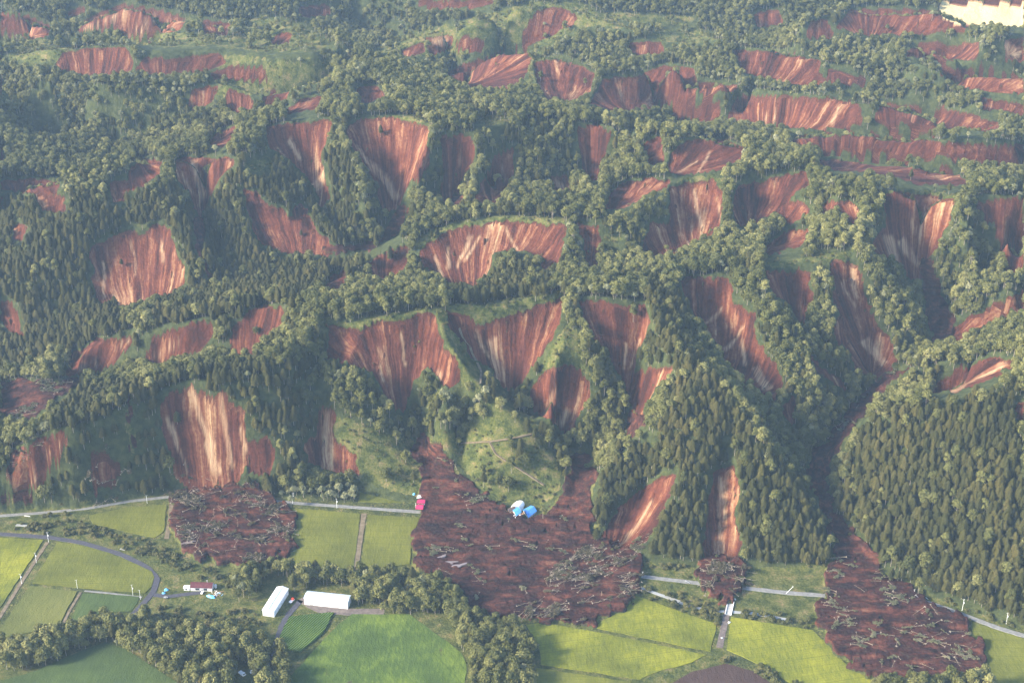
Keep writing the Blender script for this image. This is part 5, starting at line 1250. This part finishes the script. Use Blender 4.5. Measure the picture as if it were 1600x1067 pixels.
# ------------------------------------------------------------------ vehicles and small things
def vehicle(name, u, v, ang, L, W, Hh, body_m, label, cat, bed=False, accent=None):
    c = g(u, v, .35); o = empty(name, c, ang); tag(o, label, cat)
    b = MB(); b.box(-L/2, -W/2, .45, L/2, W/2, .95)
    if bed:
        b.box(-L/2, -W/2, .96, -L/2+.12, W/2, 1.5); b.box(-L/2+.12, -W/2, .96, L*.12, -W/2+.12, 1.5); b.box(-L/2+.12, W/2-.12, .96, L*.12, W/2, 1.5)
    b.build("body", body_m, o)
    cb = MB(); x0, x1 = (L*.14, L*.46) if bed else (-L*.38, L*.30); zc = Hh
    cb.v = [(x0, -W*.47, .96), (x1, -W*.47, .96), (x1, W*.47, .96), (x0, W*.47, .96), (x0+.15, -W*.42, zc), (x1-.35, -W*.42, zc), (x1-.35, W*.42, zc), (x0+.15, W*.42, zc)]
    cb.f = [(0,3,2,1),(4,5,6,7),(0,1,5,4),(1,2,6,5),(2,3,7,6),(3,0,4,7)]; cb.build("cab", accent or body_m, o)
    MB().face([(x1-.02, -W*.40, 1.02), (x1-.02, W*.40, 1.02), (x1-.31, W*.37, zc-.1), (x1-.31, -W*.37, zc-.1)]).build("windscreen", M_GLASS, o)
    for x in (-L*.32, L*.32):
        for y in (-W/2, W/2): MB().tube((x, y-.12, .36), (x, y+.12, .36), .36, .36, 12).build("wheel", M_BLACK, o)
vehicle("truck", 456, 939.5, 1.15, 5.6, 2.2, 2.6, M_WHITE, "white truck with a red cab between the two white barns", "truck", bed=True, accent=M_RED)
vehicle("pickup_truck", 378.5, 1053, -.75, 6.4, 3.0, 2.2, M_WHITE, "white open-bed truck on the grass at the bottom edge", "truck", bed=True)
vehicle("van", 394.5, 1050.5, .5, 3.6, 1.9, 2.1, M_WHITE, "small white van just right of the open-bed truck", "van")
vehicle("car", 316, 926.5, 1.4, 3.8, 1.7, 1.5, M_WHITE, "white car parked in front of the farmhouse", "car")
vehicle("car", 259, 934, .2, 3.4, 1.6, 1.4, M_GREY, "grey car on the drive left of the farmhouse", "car")
junk = empty("scrap_heap", g(341, 928)); tag(junk, "heap of mixed scrap at the right end of the farmhouse yard", "scrap heap")
rubble(junk, 0, 0, 4.5, 22, 31, M_ORANGE, "timber_scrap"); rubble(junk, -2, 1, 3.5, 14, 32, M_WHITE, "metal_scrap"); rubble(junk, 1, -1, 3, 6, 33, M_LBLUE, "blue_scrap")
# utility poles
POLES = [(76,847,15,0,"beside the curved road at the top of the ditch"),(57,879,15,0,"second down the ditch track at far left"),(34,912,15,0,"third down the ditch track at far left"),(121,919,13,0,"thin, between the two left rice fields"),
 (208,931,17,0,"left one of the pair by the dark green crop"),(219.5,936,14,0,"right one of the pair by the dark green crop"),(457,787,17,.12,"leaning, at the right edge of the log-strewn lobe"),(526.5,794,15,0,"by the road above the twin paddies"),
 (230,786,12,0,"by the road above the small left paddy"),(1503,954,17,.03,"left one of the two by the right-hand road"),(1572,975,17,-.02,"right one of the two by the right-hand road"),
 (1228,927,13,.75,"toppled, beside the road left of the big mud flow"),(1440,937,13,-.8,"toppled, where the right road meets the mud"),(1003,902,9,.1,"short, where the pale road meets the log jam"),(1428,930,9,0,"short stub at the right edge of the mud flow"),
 (1078,911,8,-.9,"fallen, on the road left of the bridge"),(1298,925,8,.2,"broken, at the left edge of the big mud flow"),(801,799,9,.5,"tilted, beside the white arched hall")]
for (u, v, hp, ln, words) in POLES:
    p = g(u, v); sl = math.hypot(math.hypot(p.x, p.y), CAMH); h = hp/(F/sl*math.cos(math.asin(CAMH/sl)))
    o = empty("utility_pole", p, 0); tag(o, "pale utility pole, "+words, "utility pole"); o.rotation_euler = (0, ln, .2)
    MB().tube((0, 0, -.8), (0, 0, h), .17, .12, 8).build("shaft", M_GREY if h > 99 else M_WHITE, o)
    MB().tube((-.9, .3, h-.6), (.9, .3, h-.6), .09, .09, 6).build("crossarm", M_GREY, o)
    if hp > 14: MB().tube((.5, 0, h*.62), (.5, 0, h*.62+1.2), .38, .38, 8).build("transformer", M_WHITE, o)
    for x in (-.9, 0, .9): MB().tube((x, .3, h-.48), (x, .3, h-.15), .09, .05, 6).build("insulator", M_WHITE, o)
# the little bridge
b0, b1 = g(1137.5, 961), g(1142, 941); dd = (b1-b0); Lb = dd.length; br = empty("bridge", (b0.x, b0.y, .35), math.atan2(dd.y, dd.x)); tag(br, "short concrete bridge with white railings at the debris lobe", "bridge")
MB().box(0, -2.3, -.2, Lb, 2.3, .12).build("deck", M_GREY, br)
for y in (-2.5, 2.5):
    q = MB(); q.box(0, y-.22, .1, Lb, y+.22, 1.0)
    rr = q.build("railing", M_WHITE, br)
    for i in range(6): MB().box(Lb*i/5-.14, y-.24, 1.0, Lb*i/5+.14, y+.24, 1.35).build("post", M_WHITE, rr)
for u, v, sz, w in ((1147.5, 937, 1.9, "white concrete block on the verge above the bridge"), (1139.5, 973, 1.8, "white concrete block beside the lane below the bridge"), (1128, 997, 1.5, "pale block on the lane farther below the bridge")):
    o = empty("marker_block", g(u, v), .4); tag(o, w, "concrete block"); q = MB(); q.box(-sz/2, -sz/2.4, 0, sz/2, sz/2.4, sz*.7); q.build("block", M_WHITE, o); MB().box(-sz*.38, -sz*.32, sz*.7, sz*.38, sz*.32, sz*.85).build("cap", M_GREY, o)
for (u0, v0, u1, v1, w) in ((38, 806.5, 47, 807.5, "short white guard rail beside the road at far left"),(1442, 931, 1450, 937, "short white guard rail beside the right-hand road")):
    a0, a1 = g(u0, v0), g(u1, v1); d_ = a1-a0; o = empty("guard_rail", a0, math.atan2(d_.y, d_.x)); tag(o, w, "guard rail")
    MB().box(0, -.1, .55, d_.length, .1, 1.0).build("rail", M_WHITE, o)
    for i in range(4): MB().box(d_.length*i/3-.1, .1, -.2, d_.length*i/3+.1, .25, 1.0).build("post", M_GREY, o)


# ------------------------------------------------------------------ haze: the air of the whole valley
mb = MB().box(-7500, -300, -5, 7500, 9600, CAMH+25)
m = bpy.data.materials.new("valley air"); m.use_nodes = True; m.node_tree.nodes.clear()
k = N(m.node_tree); out = k.n("ShaderNodeOutputMaterial"); pv = k.n("ShaderNodeVolumePrincipled")
pv.inputs['Color'].default_value = (.50, .72, 1.0, 1); pv.inputs['Density'].default_value = .00005; pv.inputs['Anisotropy'].default_value = .0
k.l(pv.outputs[0], out.inputs['Volume'])
tag(mb.build("haze", m), kind="stuff")
